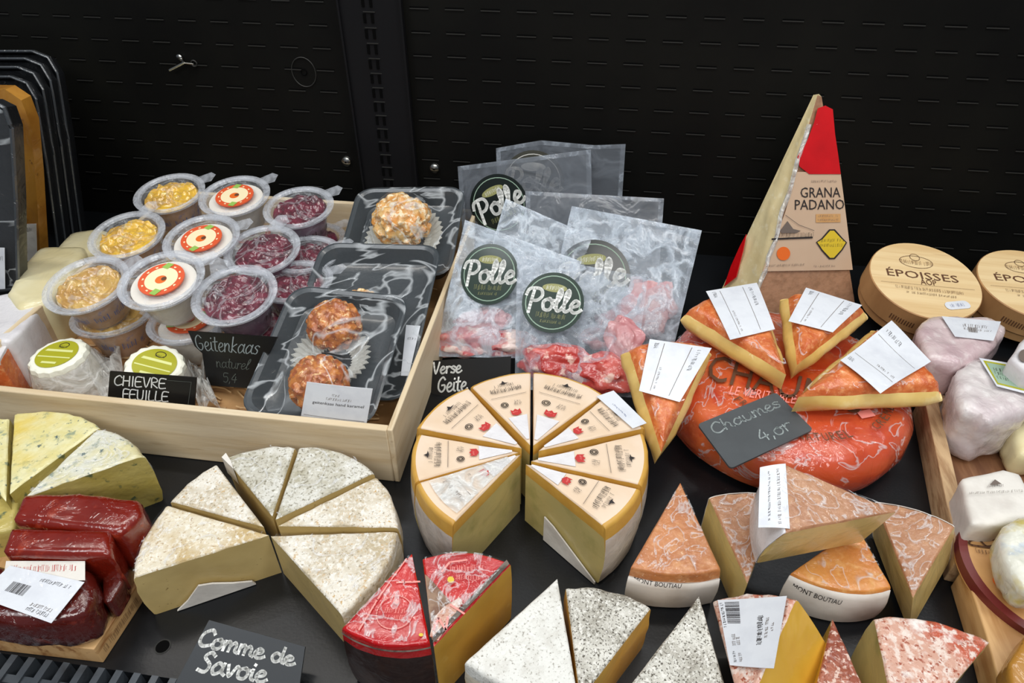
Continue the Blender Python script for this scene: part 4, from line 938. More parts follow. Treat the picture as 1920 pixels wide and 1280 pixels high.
# ================================================================== tall hard cheese wedge
FL, FR, TP = U(1405, 602, 0), U(1606, 588, 0), UY(1533, 178, .85); BL, BR = U(1350, 548, 0), V((.335, .872, 0))
r = thing('tall_cheese_wedge', T((FL+FR+BL+BR)/4), 'tall upright hard cheese wedge with red topped printed label', 'cheese wedge')
tb = TP+V((.004, .010, -.002)); tr_ = TP+V((.006, .004, -.003)); tl_ = TP+V((-.003, .006, -.002))
mb = MB(); nn_ = 16
def tri_grid(a0, a1, b0, b1, mi, seed):
    nrm = (a1-a0).cross(b0-a0).normalized()
    vs = []
    for j in range(nn_+1):
        for i in range(nn_+1):
            p = (a0.lerp(a1, i/nn_)).lerp(b0.lerp(b1, i/nn_), j/nn_); e = math.sin(math.pi*i/nn_)*math.sin(math.pi*j/nn_)
            vs.append(p+nrm*(MN.noise(p*45)*.004+MN.noise(p*120)*.0015)*min(1, e*3)*(0.1 if mi == 1 else 1))
    mb.add(vs, [(j*(nn_+1)+i, j*(nn_+1)+i+1, (j+1)*(nn_+1)+i+1, (j+1)*(nn_+1)+i) for j in range(nn_) for i in range(nn_)], mi)
tri_grid(FL, FR, TP, tr_, 1, 0); tri_grid(BL, FL, tl_, TP, 0, 1); tri_grid(BR, BL, tb, tl_, 0, 2); tri_grid(FR, BR, tr_, tb, 0, 3)
mb.quad(FL, BL, BR, FR, 0); mb.add([TP, tr_, tb, tl_], [(0, 1, 2, 3)], 0)
mb.emit('cheese', ['grana_paste', 'grana_rind'], r)
pl = plane3(FL, FR, TP); fr = lambda pts: [PLN(x, y, pl) for x, y in pts]
def sheet(name, pts, m, off, th=.0005):
    mb = MB(); n = pl[1]; P = fr(pts); mb.loops([[p+n*(off-th) for p in P], [p+n*off for p in P]], 0); return mb.emit(name, [m], r)
sheet('front_label', [(1492, 322), (1574, 322), (1584, 400), (1597, 505), (1428, 508), (1470, 400)], 'grana_label', .0022)
sheet('red_cap_label', [(1531, 203), (1545, 198), (1559, 205), (1563, 250), (1569, 290), (1574, 326), (1515, 326), (1497, 312), (1493, 294), (1512, 262), (1524, 230)], 'grana_red', .0030)
q = fr([(1420, 505), (1600, 505), (1580, 322), (1482, 322)])
qq = fr([(1420, 510), (1598, 505), (1598, 322), (1420, 322)])
decal(r, 'print', qq, [('t', 'GRANA', .44, .75, .86, .85, 0), ('t', 'PADANO', .38, .63, .90, .73, 0), ('w', .55, .90, .82, .92, 4), ('r', .60, .50, .86, .585, 5), ('w', .62, .555, .84, .575, 4), ('w', .62, .515, .84, .535, 4),
    ('p', [(.60, .30), (.66, .34), (.74, .43), (.80, .43), (.88, .34), (.93, .29), (.88, .21), (.80, .12), (.74, .12), (.66, .21)], 0), ('p', [(.615, .30), (.67, .33), (.75, .415), (.79, .415), (.87, .33), (.915, .29), (.87, .22), (.79, .135), (.75, .135), (.67, .22)], 2), ('w', .64, .30, .90, .33, 0), ('w', .64, .25, .90, .28, 0),
    ('c', .26, .19, .07, .07, 3), ('w', .08, .06, .48, .08, 4), ('w', .58, .04, .80, .06, 4), ('l', [(.14, .34), (.30, .345), (.56, .35)], .0022, 0), ('w', .18, .36, .58, .40, 0), ('l', [(.28, .58), (.42, .48), (.58, .42)], .0006, 4), ('p', [(.22, .42), (.30, .52), (.36, .44), (.44, .42), (.40, .40), (.24, .40)], 4)],
    ['ink', 'ink', 'yellow_print', 'orange_print', 'ink_soft', 'label_tan'], off=.0027, base=None)
mb = MB(); mb.tube([FL.lerp(TP, t)+pl[1]*.001+V((MN.noise(V((t*9, 0, 0)))*.004, 0, 0)) for t in [k/24*.86+.02 for k in range(25)]], .0028); mb.emit('film_seam', ['film_white'], r)
pl2 = plane3(BL, FL, TP); P = [PLN(x, y, pl2) for x, y in ((1404, 440), (1398, 470), (1385, 520), (1362, 538), (1375, 500), (1392, 462))]
mb = MB(); mb.loops([[p+pl2[1]*.0035 for p in P], [p+pl2[1]*.0045 for p in P]], 0); mb.emit('red_side_label', ['grana_red'], r)

# ================================================================== round wooden boxes
def wood_box(px, py, z, R, h, tilt, label, tx=0):
    p = U(px, py, z); M = T(p) @ Matrix.Rotation(math.radians(tilt), 4, 'X') @ Matrix.Rotation(math.radians(tx), 4, 'Y') @ T(0, 0, -h)
    r = thing('round_cheese_box', M, label, 'cheese box', 'round wooden cheese boxes')
    mb = MB(); mb.lathe([(R-.003, 0), (R-.003, h*.6)], 64, 0, cap0=True); mb.emit('box', ['veneer_side'], r, world=False)
    mb = MB(); mb.lathe([(R, h*.30), (R, h-.001), (R-.001, h), (.0001, h)], 64, [1, 1, 0]); lid = mb.emit('lid', ['veneer', 'veneer_side'], r, world=False)
    q = [M @ V(v) for v in ((-R*.9, -R*.9, h), (R*.9, -R*.9, h), (R*.9, R*.9, h), (-R*.9, R*.9, h))]
    decal(lid, 'lid_print', q, [('t', 'ÉPOISSES', .12, .50, .84, .63, 0), ('t', 'AOP', .44, .42, .60, .50, 0), ('o', .46, .75, .17, .09, .0006, 1), ('o', .46, .82, .05, .05, .0006, 1), ('w', .30, .71, .62, .77, 1), ('w', .16, .33, .84, .37, 1), ('w', .26, .27, .76, .30, 1), ('l', [(.03, .40), (.97, .42)], .0003, 1)], ['ink_brown', 'ink_brown'], base=None, off=.0004)
    q2 = [M @ V((x*R, y*R, h)) for x, y in ((.22, -.74), (.68, -.62), (.62, -.44), (.18, -.56))]
    decal(lid, 'price_sticker', q2, [('w', .2, .3, .8, .7, 1)], ['paper', 'ink_blue'], off=.0009, outline=rquad(ru=.18, rv=.45))
    for a0, m in ((-2.3, 0), (-1.2, 0)):
        mb = MB()
        for k in range(10 if m == 0 else 1):
            a = a0+k*.045; wd = .018
            mb.add([((R+.0006)*math.cos(a+t*wd), (R+.0006)*math.sin(a+t*wd), z) for t, z in ((0, h*.5), (1, h*.5), (1, h*(.68 if m == 0 else .82)), (0, h*(.68 if m == 0 else .82)))], [(0, 1, 2, 3)], m)
        mb.emit('side_print', ['ink_brown'], r, world=False, merge=False)
    mb = MB(); mb.add([((R+.0006)*math.cos(-1.75+t*.13), (R+.0006)*math.sin(-1.75+t*.13), z) for t, z in ((0, h*.45), (1, h*.45), (1, h*.8), (0, h*.8))], [(0, 1, 2, 3)]); mb.emit('red_mark', ['ink_red'], r, world=False)
    return r
wood_box(1735, 524, .068, .064, .042, 13, 'round wooden box lettered on its lid, beside the tall wedge', tx=3)
wood_box(1938, 532, .066, .062, .042, 10, 'round wooden cheese box cut off by the right edge of the frame', tx=2)

# ================================================================== orange wheel and its wedges
oc = V((.205, .577, 0)); OR = .126; OH = .056
r = thing('orange_cheese_wheel', T(oc), 'large orange film wrapped cheese wheel carrying four wedges and a slate', 'cheese wheel')
mb = MB(); prof = [(.0001, 0), (OR*.88, 0), (OR*.96, .006), (OR, .020), (OR*.995, .034), (OR*.95, .046), (OR*.88, .0525), (OR*.7, .055), (OR*.4, .056), (.0001, .056)]; rings = []
for rr_, z in prof:
    rings.append([V((rr_*math.cos(a*math.pi/60), rr_*math.sin(a*math.pi/60), z))*1 for a in range(120)])
for k, ring in enumerate(rings):
    for p in ring:
        q = MN.noise(p*40)*.0012*(1 if k > 0 else 0)
        if p.length > .01: p += V((p.x, p.y, .02)).normalized()*q*(2 if 3 <= k <= 6 else .6)
mb.loops(rings, 0, False, False); mb.emit('cheese', ['chaumes_film'], r, world=False)
mb = MB(); mb.loops([[V((p.x*1.008, p.y*1.008, p.z+.0008+MN.noise(p*60)*.0006)) for p in ring] for ring in rings[2:-1]], 0, False, False); mb.emit('cling_film', ['cling_fine'], r, world=False)
pl = (oc+V((0, 0, .0575)), V((0, 0, 1)))
mb = MB()
def arc_text(s, R, a0, a1, hgt, m, flip=False, z=.0578):
    n = len(s); mb = MB()
    for k, ch in enumerate(s):
        if ch == ' ': continue
        vs, fs = text_mesh(ch); am = a0+(a1-a0)*(k+.5)/n; wd = abs(a1-a0)*R/n*.72
        pts = []
        for u, v in vs:
            rr_ = R+hgt*(v if not flip else 1-v)*1; aa = am+(u-.5)*wd/R*(1 if a1 > a0 else -1)
            zz = z-.0006 if rr_ < OR*.72 else z-.0006-(rr_-OR*.72)**2*4.5
            pts.append((rr_*math.cos(aa), rr_*math.sin(aa), zz))
        mb.add(pts, fs, 0)
    mb.emit('printed_word', ['chalk' if m else 'ink_brown'], r, world=False, merge=False)
D = math.radians
decal(r, 'printed_name', [PLN(x, y, (oc+V((0, 0, .057)), V((0, 0, 1)))) for x, y in ((1322, 712), (1612, 778), (1622, 736), (1336, 664))], [('t', 'CHAUMES', 0, 0, 1, 1, 0)], ['ink_brown'], base=None, off=.0008)
decal(r, 'printed_line', [PLN(x, y, (oc+V((0, 0, .057)), V((0, 0, 1)))) for x, y in ((1366, 740), (1490, 758), (1494, 742), (1372, 724))], [('t', 'LE VERITABLE', 0, 0, 1, 1, 0)], ['edam_print'], base=None, off=.0008)
arc_text('NATUREL', .088, D(-95), D(-62), .010, 0, True); arc_text('LAIT DE', .080, D(-30), D(-5), .008, 1, True)
arc_text('CREMEUX', .094, D(-48), D(-12), .008, 0, True); arc_text('FROMAGE', .070, D(-140), D(-105), .009, 0, True); arc_text('O', .052, D(-25), D(-5), .014, 0)
mb = MB()
mb.add([(.058, -.062, .0574), (.072, -.056, .0572), (.069, -.047, .0572), (.055, -.053, .0574)], [(0, 1, 2, 3)], 0)
mb.emit('printed_patch', ['edam_print'], r, world=False, merge=False)
q = qpx([(1370, 878), (1525, 805), (1455, 735), (1308, 795)], (oc+V((0, 0, .0625)), V((0, -.03, 1)).normalized()))
card('price_sign', 'dark grey slate with faint chalk writing lying on the orange wheel', q,
     [('s', 'Chaumes', .10, .68, .92, .92, 1, 0, .0015), ('s', '4,or', .46, .14, .84, .42, 2, 0, .0014)], ['card_grey', 'chalk_dim', 'chalk_dim'], thick=.002, outline=rquad(ru=.04, rv=.06))
lab = [('l', [(.25, .05), (.25, .95)], .0004, 1), ('l', [(.70, .05), (.70, .95)], .0004, 1), ('w', .10, .82, .16, .95, 2, 1), ('w', .80, .5, .86, .92, 2, 1), ('w', .30, .1, .33, .5, 1, 1)]
def chw(label, px, zs, h, lpx, seed, curl=None, arc=1.0):
    r, pl, inf = wedge('soft_cheese_wedge', label, 'orange rinded wedges on the orange wheel', px, 0, h, ('chaumes_rind', 'chaumes_film', 'chaumes_paste'), zs=zs, rr=.010, rb=.008, bulge=.002, cutb=.006, noise=.0016, cr=.009, nt=26, seed=seed, arc=arc)
    top_film(r, inf, h, 'cling_fine', .93, -.0004)
    lq = [PLN(x, y, pl) for x, y in lpx]
    decal(r, 'price_label', lq, lab, ['paper', 'ink_soft', 'ink'], off=.0034, curl=curl or (lambda u, v: -.001*abs(2*v-1)**3)); return r
chw('orange rinded wedge pointing forward at the left of the wheel', [(1245, 838), (1183, 645), (1334, 645)], (.070, .100, .094), .032, [(1197, 735), (1273, 756), (1333, 655), (1217, 638)], 1)
chw('orange rinded wedge with price label, rear left of the four', [(1478, 690), (1287, 575), (1425, 535)], (.092, .098, .104), .030, [(1368, 640), (1452, 620), (1418, 533), (1323, 549)], 2)
chw('smallest orange rinded wedge, rear right of the four', [(1500, 672), (1482, 545), (1628, 572)], (.090, .102, .098), .030, [(1477, 605), (1560, 626), (1615, 575), (1510, 542)], 3)
chw('long orange rinded wedge with crumpled label at the right of the wheel', [(1503, 732), (1652, 606), (1772, 722)], (.092, .098, .088), .030, [(1648, 742), (1744, 680), (1668, 607), (1573, 680)], 4, curl=lambda u, v: .0015*math.sin(5*u+3*v))

# ================================================================== pale tomme wheel cut in wedges
TH = .053; tz = TH
tm = lambda m: (m, 'tomme_side', 'tomme_paste')
gt = 'wedges of the grey white tomme wheel'
kw = dict(rr=.004, rb=.003, noise=.0009, bulge=.002)
for lb, px, m, sd in (
    ('ochre topped tomme wedge at the front left with tall cut face', [(503, 1001), (247, 1082), (312, 946)], 'tomme_rind_ochre', 1),
    ('tomme wedge left of the gap, second from the front left', [(494, 986), (318, 938), (404, 868)], 'tomme_rind', 2),
    ('tomme wedge at the back, right of the wide cut gap', [(510, 966), (421, 857), (553, 836)], 'tomme_rind_grey', 3),
    ('greyest tomme wedge at the back right under the crate corner', [(516, 972), (561, 836), (701, 885)], 'tomme_rind_grey', 4),
    ('tomme wedge at the right side of the pale wheel', [(521, 984), (706, 892), (746, 987)], 'tomme_rind', 5),
    ('tomme wedge at the front right beside the red cheese', [(507, 1003), (745, 995), (640, 1150)], 'tomme_rind', 6)):
    r, pl, inf = wedge('tomme_wedge', lb, gt, px, tz, TH, tm(m), seed=sd, **kw)
    if sd in (1, 3, 4, 6): top_film(r, inf, TH, 'cling_fine', .99)
    if sd == 3:
        mb = MB(); P = [PLN(x, y, pl) for x, y in ((416, 858), (424, 850), (434, 866), (438, 880))]; n = V((0, 0, 1)); mb.loops([[p-n*.02 for p in P], [p+n*.001 for p in P]]); mb.emit('paper_edge', ['paper_warm'], r)
    if sd == 1:
        M, R1, R2, ang = inf
        A_ = U(499, 1001, tz); B_ = U(247, 1082, tz); d = (B_-A_).normalized(); nrm = V((d.y, -d.x, 0)); nrm = nrm if nrm.y < 0 else -nrm
        pt_ = lambda s, z: A_+d*s*(B_-A_).length+nrm*.003+V((0, 0, z-tz))
        mb = MB(); mb.loops([[pt_(.82, .001), pt_(.72, .009), pt_(.60, .023), pt_(.50, .020), pt_(.36, .012), pt_(.22, .006), pt_(.2, .001)], [p+nrm*.0016 for p in (pt_(.82, .001), pt_(.72, .009), pt_(.60, .023), pt_(.50, .020), pt_(.36, .012), pt_(.22, .006), pt_(.2, .001))]])
        mb.emit('paper_flap', ['paper_warm'], r)

# ================================================================== tan labelled wheel
BH = .077; bz = BH
gb = 'wedges of the tan labelled wheel'
specs = (
 ('foil covered wedge at the front left of the tan wheel', [(976, 850), (848, 982), (779, 905)], 1, 'f'),
 ('wedge on the left side of the tan wheel above the foil covered one', [(972, 846), (777, 902), (783, 812)], 2, 'n'),
 ('wedge at the back left of the tan wheel, half shiny', [(978, 838), (781, 800), (876, 724)], 3, 'n'),
 ('wedge at the back of the tan wheel, left of the vertical cut', [(994, 832), (882, 722), (995, 695)], 4, 'n'),
 ('wedge at the back of the tan wheel, right of the vertical cut', [(1000, 833), (1000, 695), (1133, 738)], 5, 'n'),
 ('wedge of the tan wheel with a white sticker at its rim', [(1010, 843), (1140, 738), (1210, 800)], 6, 'w'),
 ('wedge on the right side of the tan wheel beside the orange wheel', [(996, 862), (1207, 810), (1205, 908)], 7, 'n'),
 ('wedge at the front right of the tan wheel with tall paste face', [(986, 868), (1203, 916), (1136, 988)], 8, 'n'))
for lb, px, sd, kind in specs:
    r, pl, inf = wedge('label_topped_wedge', lb, gb, px, bz, BH, ('bask_label', 'bask_paper', 'bask_paste', 'bask_edge'), seed=sd, rr=.004, rb=.004, noise=.0004, bulge=.003, edge=.010)
    M, R1, R2, ang = inf; R = (R1+R2)/2; am = ang/2
    ex = V((math.sin(am), -math.cos(am), 0)); ey = V((math.cos(am), math.sin(am), 0))
    Wd = 2*R*math.sin(ang/2)*.92; L = R*.93; o_ = ey*R*.02
    qd = [M @ (o_-ex*Wd/2*-1*-1+V((0, 0, BH))) for _ in (0,)]
    # reading direction: top of the print is at the rim
    bl_ = o_-ex*Wd/2; br_ = o_+ex*Wd/2
    q = [M @ (p+V((0, 0, BH))) for p in (bl_, br_, br_+ey*L, bl_+ey*L)]
    el = [('w', .32, .84, .68, .88, 0), ('p', [(.42, .89), (.47, .895), (.50, .93), (.53, .895), (.60, .89), (.5, .875)], 0), ('w', .22, .76, .78, .82, 0), ('w', .24, .755, .76, .80, 0), ('l', [(.20, .685), (.80, .685)], .0004, 1),
          ('o', .37, .56, .055, .035, .0008, 1), ('o', .37, .56, .03, .02, .0008, 0), ('w', .53, .57, .65, .60, 1), ('w', .53, .53, .65, .56, 1), ('w', .53, .545, .65, .575, 1),
          ('p', [(.42, .40), (.42, .47), (.46, .45), (.50, .475), (.54, .45), (.58, .47), (.58, .40), (.50, .375)], 2), ('w', .44, .42, .56, .435, 3)]
    if kind == 'f':
        decal(r, 'print', q, el[:5]+el[9:12], ['ink_soft', 'ink_soft', 'ink_red', 'chalk'], base=None, off=.0012)
        mb = MB(); k2 = 14; f_ = lambda s, t: M @ V(((R-.010)*s*math.cos(ang*t), (R-.010)*s*math.sin(ang*t), BH+.0016+.0006*MN.noise(V((s*14, t*9, 1)))))
        mb.add([f_(.15+.85*i/k2, .06+.88*j/k2) for j in range(k2+1) for i in range(k2+1)], [(j*(k2+1)+i, j*(k2+1)+i+1, (j+1)*(k2+1)+i+1, (j+1)*(k2+1)+i) for j in range(k2) for i in range(k2)])
        mb.emit('crinkled_film', ['film_white'], r)
    else:
        decal(r, 'print', q, el, ['ink', 'ink_soft', 'ink_red', 'edam_print'], base=None, off=.0011)
    mb = MB(); f_ = lambda s, t: M @ V((R*s*math.cos(ang*t), R*s*math.sin(ang*t), BH+.0009)); 
    mb.add([f_(s, t) for s, t in ((.06, .18), (.38, .12), (.38, .88), (.06, .82))], [(0, 1, 2, 3)])
    mb.emit('label_tip', ['paper_shiny'], r, merge=False)
    if kind == 'w':
        lq = [PLN(x, y, pl) for x, y in ((1186, 806), (1212, 796), (1150, 735), (1118, 746))]
        decal(r, 'white_sticker', lq, [('w', .3, .3, .38, .7, 1, 1)], ['paper', 'ink_blue'], off=.0022)
    if sd in (8,):
        A_ = U(986, 868, bz); B_ = U(1136, 988, bz); d = (B_-A_).normalized(); nrm = V((d.y, -d.x, 0)); nrm = nrm if nrm.dot(CAM-A_) > 0 else -nrm
        pt_ = lambda s, z: A_+d*s*(B_-A_).length+nrm*.002+V((0, 0, z-bz)); PP = [pt_(.30, .001), pt_(.30, .033), pt_(.42, .030), pt_(.98, .004), pt_(.98, .001)]
        mb = MB(); mb.loops([PP, [p+nrm*.0012 for p in PP]]); mb.emit('paper_flap', ['paper_warm'], r)
        rim_print(r, inf, BH, 'ww mw', .2, .8, .035, .045, 'ink_soft')

# ================================================================== orange brown washed wedges
gm = 'washed rind wedges with paper rims'
PB = ('mont_paper', (.001, .034))
r, pl, inf = wedge('washed_rind_wedge', 'orange brown wedge pointing back, beside the tan wheel', gm, [(1276, 903), (1183, 1062), (1352, 1066)], .048, .048, ('mont_rind', 'mont_paper', 'mont_paste'), rr=.003, rb=.003, noise=.0009, seed=1, cutb=.001, arc=.75, bulge=.003, paper=('mont_paper', (0, .044)))
top_film(r, inf, .048, 'cling_busy'); rim_print(r, inf, .048, 'MONT BOUTIAU', .06, .55, .034, .040)
r, pl, inf = wedge('washed_rind_wedge', 'brown wedge pointing forward, partly under the tilted top wedge', gm, [(1402, 1092), (1330, 932), (1462, 930)], .046, .046, ('mont_rind_brown', 'mont_paper', 'mont_paste'), rr=.003, rb=.003, noise=.0009, seed=2, paper=('mont_paper', (0, .0465))); top_film(r, inf, .046, 'cling_busy')
r, pl, inf = wedge('washed_rind_wedge', 'orange wedge with its paper rim facing forward under the stack', gm, [(1608, 985), (1484, 1072), (1672, 1100)], .044, .044, ('mont_rind_bright', 'mont_paper', 'mont_paste'), rr=.003, rb=.003, noise=.0009, seed=3, arc=.8, bulge=.003, paper=('mont_paper', (0, .041)))
top_film(r, inf, .044); rim_print(r, inf, .044, 'MONT BOUTIAU', .06, .48, .030, .036)
r, pl, inf = wedge('washed_rind_wedge', 'brown wedge pointing forward at the right end of the stack', gm, [(1712, 1118), (1640, 940), (1790, 985)], .046, .046, ('mont_rind_brown', 'mont_paper', 'mont_paste'), rr=.003, rb=.003, noise=.0009, seed=4, zs=(.050, .046, .060), paper=('mont_paper', (0, .0465))); top_film(r, inf, .046, 'cling_busy')
r, pl, inf = wedge('washed_rind_wedge', 'largest brown wedge lying tilted on top of the others', gm, [(1682, 958), (1470, 868), (1472, 998)], .095, .052, ('mont_rind_brown', 'paper_shiny', 'mont_paste'), zs=(.098, .116, .108), rr=.004, rb=.004, noise=.0009, seed=5, bulge=.004, cutb=.001, paper=('paper_shiny', (0, .053)))
top_film(r, inf, .052, 'cling_busy')
lq = [PLN(x, y, pl) for x, y in ((1412, 905), (1478, 1000), (1474, 868), (1432, 872))]
decal(r, 'price_label', [PLN(x, y, pl) for x, y in ((1425, 985), (1480, 992), (1472, 870), (1428, 872))], [('w', .3, .1, .36, .9, 1, 1), ('w', .62, .05, .72, .95, 2, 1)], ['paper', 'ink', 'ink_soft'], off=.001, curl=lambda u, v: -.004*(1-u)**2)

# ================================================================== front row
gw = 'wedges along the front edge'
# red capped pair
EH = .075
r, pl, inf = wedge('red_waxed_wedge', 'red topped wedge with dark brown side facing forward', gw, [(772, 1036), (640, 1176), (806, 1203)], EH, EH, ('edam_red', 'edam_black', 'edam_paste'), rr=.003, rb=.003, noise=.0006, seed=1, bulge=.002)
top_film(r, inf, EH, 'cling_busy')
q = [PLN(x, y, pl) for x, y in ((690, 1190), (795, 1190), (795, 1115), (712, 1110))]
decal(r, 'top_print', q, [('o', .42, .52, .36, .40, .0007, 0), ('w', .2, .5, .64, .62, 0), ('w', .24, .34, .6, .44, 0), ('c', .42, .76, .05, .05, 0), ('l', [(-.18, .1), (-.1, .4), (.0, .8), (.2, 1.3), (.5, 1.9)], .0012, 0), ('l', [(.35, 1.25), (.9, 1.32)], .0014, 0), ('c', .95, -.02, .04, .04, 2)], ['edam_print', 'chalk', 'yellow_print'], base=None, off=.001)
mb = MB(); M, R1, R2, ang = inf
pts = [M @ V(((R1+(R2-R1)*t+.0006)*math.cos(ang*t), (R1+(R2-R1)*t+.0006)*math.sin(ang*t), EH-.006)) for t in [k/20 for k in range(21)]]
mb.tube(pts, .0006); mb.emit('wax_edge', ['edam_edge'], r)
r, pl, inf = wedge('red_waxed_wedge', 'red and brown topped wedge with golden cut face at right', gw, [(813, 1210), (792, 1046), (958, 1056)], EH, EH, ('edam_red', 'edam_black', 'edam_paste'), rr=.002, rb=.003, noise=.0006, seed=2, bulge=.001)
top_film(r, inf, EH, 'cling_busy', lift=.0032)
q = [PLN(x, y, pl) for x, y in ((808, 1205), (955, 1205), (955, 1046), (795, 1046))]
def sh(name, pts, m, off, pl=pl, r=None):
    mb = MB(); P = [PLN(x, y, pl) for x, y in pts]; n = pl[1]; mb.loops([[p+n*(off-.0005) for p in P], [p+n*off for p in P]]); return mb.emit(name, [m], r)
sh('brown_stripe', [(797, 1078), (812, 1092), (838, 1122), (858, 1145), (845, 1172), (818, 1205), (810, 1200)], 'edam_brown', .0013, pl, r)
sh('white_mark', [(806, 1195), (814, 1160), (832, 1140), (862, 1122), (868, 1132), (842, 1168), (822, 1203)], 'red_rind', .0018, pl, r)
sh('wax_edge', [(812, 1208), (955, 1060), (950, 1052), (812, 1196)], 'edam_edge', .0022, pl, r)
decal(r, 'top_print', q, [('w', .3, .80, .7, .88, 0), ('w', .36, .70, .66, .76, 0), ('c', .30, .70, .04, .04, 1), ('l', [(.28, .40), (.44, .30)], .0014, 0), ('l', [(.05, .12), (.12, .25), (.2, .12), (.24, .26)], .0016, 0), ('l', [(.2, .8), (.3, .92), (.5, .95)], .0012, 0)], ['edam_print', 'yellow_print'], base=None, off=.0024)
# ash wedges
GH = .058
kws = dict(rr=.004, rb=.004, bulge=.001)
wedge('ash_rind_wedge', 'whitest wedge with pale paper side, right of the red pair', gw, [(1045, 1083), (872, 1240), (1082, 1296)], GH, GH, ('ash_white', 'ash_side', 'ash_paste'), seed=3, noise=.0009, **kws)
wedge('ash_rind_wedge', 'grey mottled wedge with broad rounded back and golden right face', gw, [(1088, 1310), (1061, 1100), (1222, 1136)], GH, GH, ('ash_grey', 'ash_side', 'ash_paste'), seed=4, noise=.0012, **kws)
wedge('ash_rind_wedge', 'dark grey mottled wedge pointing back, left of the barcode label', gw, [(1311, 1116), (1180, 1285), (1374, 1330)], GH, GH, ('ash_grey', 'ash_side', 'ash_paste'), seed=5, noise=.0012, **kws)
r, pl, inf = wedge('ash_rind_wedge', 'golden sided wedge under a large white barcode label', gw, [(1392, 1345), (1334, 1124), (1492, 1120)], GH, GH, ('red_rind', 'ash_side', 'gold_paste'), zs=(.075, .055, .092), seed=6, noise=.0009, **kws)
decal(r, 'price_label', [PLN(x, y, pl) for x, y in ((1371, 1250), (1456, 1260), (1480, 1124), (1348, 1128))], [('bar', .10, .62, .32, .96, 1, 1), ('w', .03, .55, .07, .95, 1, 1), ('w', .60, .30, .68, .74, 1, 1), ('w', .61, .34, .69, .72, 1, 1), ('w', .74, .40, .78, .70, 2, 1), ('w', .84, .5, .87, .62, 2, 1), ('w', .14, .28, .20, .46, 2, 1), ('w', .22, .30, .28, .42, 2, 1), ('w', .12, .04, .17, .2, 1, 1), ('w', .24, .04, .30, .18, 2, 1)], ['paper', 'ink', 'ink_soft'], off=.0022, curl=lambda u, v: .002*u*u)
wedge('red_rind_wedge', 'narrow red brown wedge with golden left face at the bottom edge', gw, [(1562, 1158), (1520, 1330), (1640, 1330)], GH, GH, ('red_rind_dark', 'red_rind_dark', 'gold_paste'), seed=7, noise=.0012, **kws)
wedge('red_rind_wedge', 'broad pink and red mottled wedge at the lower right', gw, [(1690, 1400), (1640, 1156), (1858, 1200)], GH, GH, ('red_rind', 'red_rind', 'bask_paste'), seed=8, noise=.0012, **kws)
# sign in front of the tomme
q = [U(318, 1300, .006), U(555, 1330, .006), U(572, 1212, .028), U(392, 1162, .028)]
card('price_sign', 'dark slate chalked Comme de Savoie lying in the tomme gap', q,
     [('s', 'Comme de', .02, .66, .93, .90, 1, 0, .0026), ('s', 'Savoie', .12, .33, .72, .60, 1, 0, .0026)], ['card_slate', 'chalk'])

# ================================================================== blue cheese
gbl = 'blue cheese wedges at the left'
BLH = .062
wedge('blue_cheese_wedge', 'blue veined wedge cut off by the left edge', gbl, [(10, 938), (-110, 800), (16, 782)], BLH, BLH, ('blue_top', 'blue_film', 'blue_paste'), rr=.003, rb=.003, noise=.001, seed=1)
wedge('blue_cheese_wedge', 'blue veined yellow wedge in the middle, below the crate', gbl, [(17, 924), (26, 774), (186, 800)], BLH, BLH, ('blue_top', 'blue_film', 'blue_paste'), rr=.004, rb=.003, noise=.001, seed=2)
wedge('blue_cheese_wedge', 'film wrapped blue veined wedge with green yellow front face', gbl, [(46, 930), (186, 800), (268, 852)], BLH, BLH, ('blue_top_film', 'blue_film', 'blue_paste'), rr=.006, rb=.003, noise=.001, seed=3, bulge=.002)
for o_ in [o for o in C.objects if o.get('label', '').startswith('film wrapped blue veined')]:
    inf = (o_.matrix_basis.copy(), (U(46, 930, BLH)-U(186, 800, BLH)).length, (U(46, 930, BLH)-U(268, 852, BLH)).length, (U(186, 800, BLH)-U(46, 930, BLH)).angle(U(268, 852, BLH)-U(46, 930, BLH)))
    if inf[0].col[0].xyz.dot(U(268, 852, BLH)-U(46, 930, BLH)) > inf[1]*.999*inf[2]/inf[1]: inf = (inf[0], inf[2], inf[1], inf[3])
    top_film(o_, inf, BLH, 'cling_busy')
block('cheese_block', 'dark veined cheese remnant between blue cheese and red paste', 'cheese block', [(-60, 940), (4, 930), (34, 925), (26, 990), (-60, 1010)], .050, 0, ['blue_paste'], .004)

# ================================================================== wooden tray with red paste blocks
A_, B_, C_ = U(176, 1217, .020), U(256, 1098, .020), U(-60, 1190, .020)
r = thing('wooden_board', T((A_+C_)/2-V((0, 0, .02))), 'pale thin wooden tray under the red fruit paste blocks', 'board')
top = [C_, A_, B_, U(262, 1075, .020), U(210, 1000, .020), U(-60, 1000, .020)]
prism('board', top, 0.0, ['board_light'], r, bev=.001); 
e0, e1 = A_+V((.002, -.0012, -.016)), B_+V((.003, -.001, -.016))
dd = (e1-e0).normalized(); nq = V((dd.y, -dd.x, 0)); f0 = A_+nq*.0006; f1 = B_+nq*.0006
decal(r, 'edge_print', [f0-V((0, 0, .016))+(f1-f0)*.1, f0-V((0, 0, .016))+(f1-f0)*.9, f0-V((0, 0, .004))+(f1-f0)*.9, f0-V((0, 0, .004))+(f1-f0)*.1], [('w', .0, .2, 1, .8, 0)], ['ink_brown'], base=None, off=.0003)
gq = 'blocks of red fruit paste'
def paste(label, px, z, zb, m, bev=.008, ns=.001):
    r, top = block('fruit_paste_block', label, 'fruit paste', px, z, zb, [m], bev, ns, gq); r.children[0].name = 'paste'; return r, top
paste('rearmost long red fruit paste block, widest, reaching furthest right', [(18, 975), (40, 922), (150, 920), (262, 932), (268, 962), (225, 1000)], .072, .020, 'quince', .007)
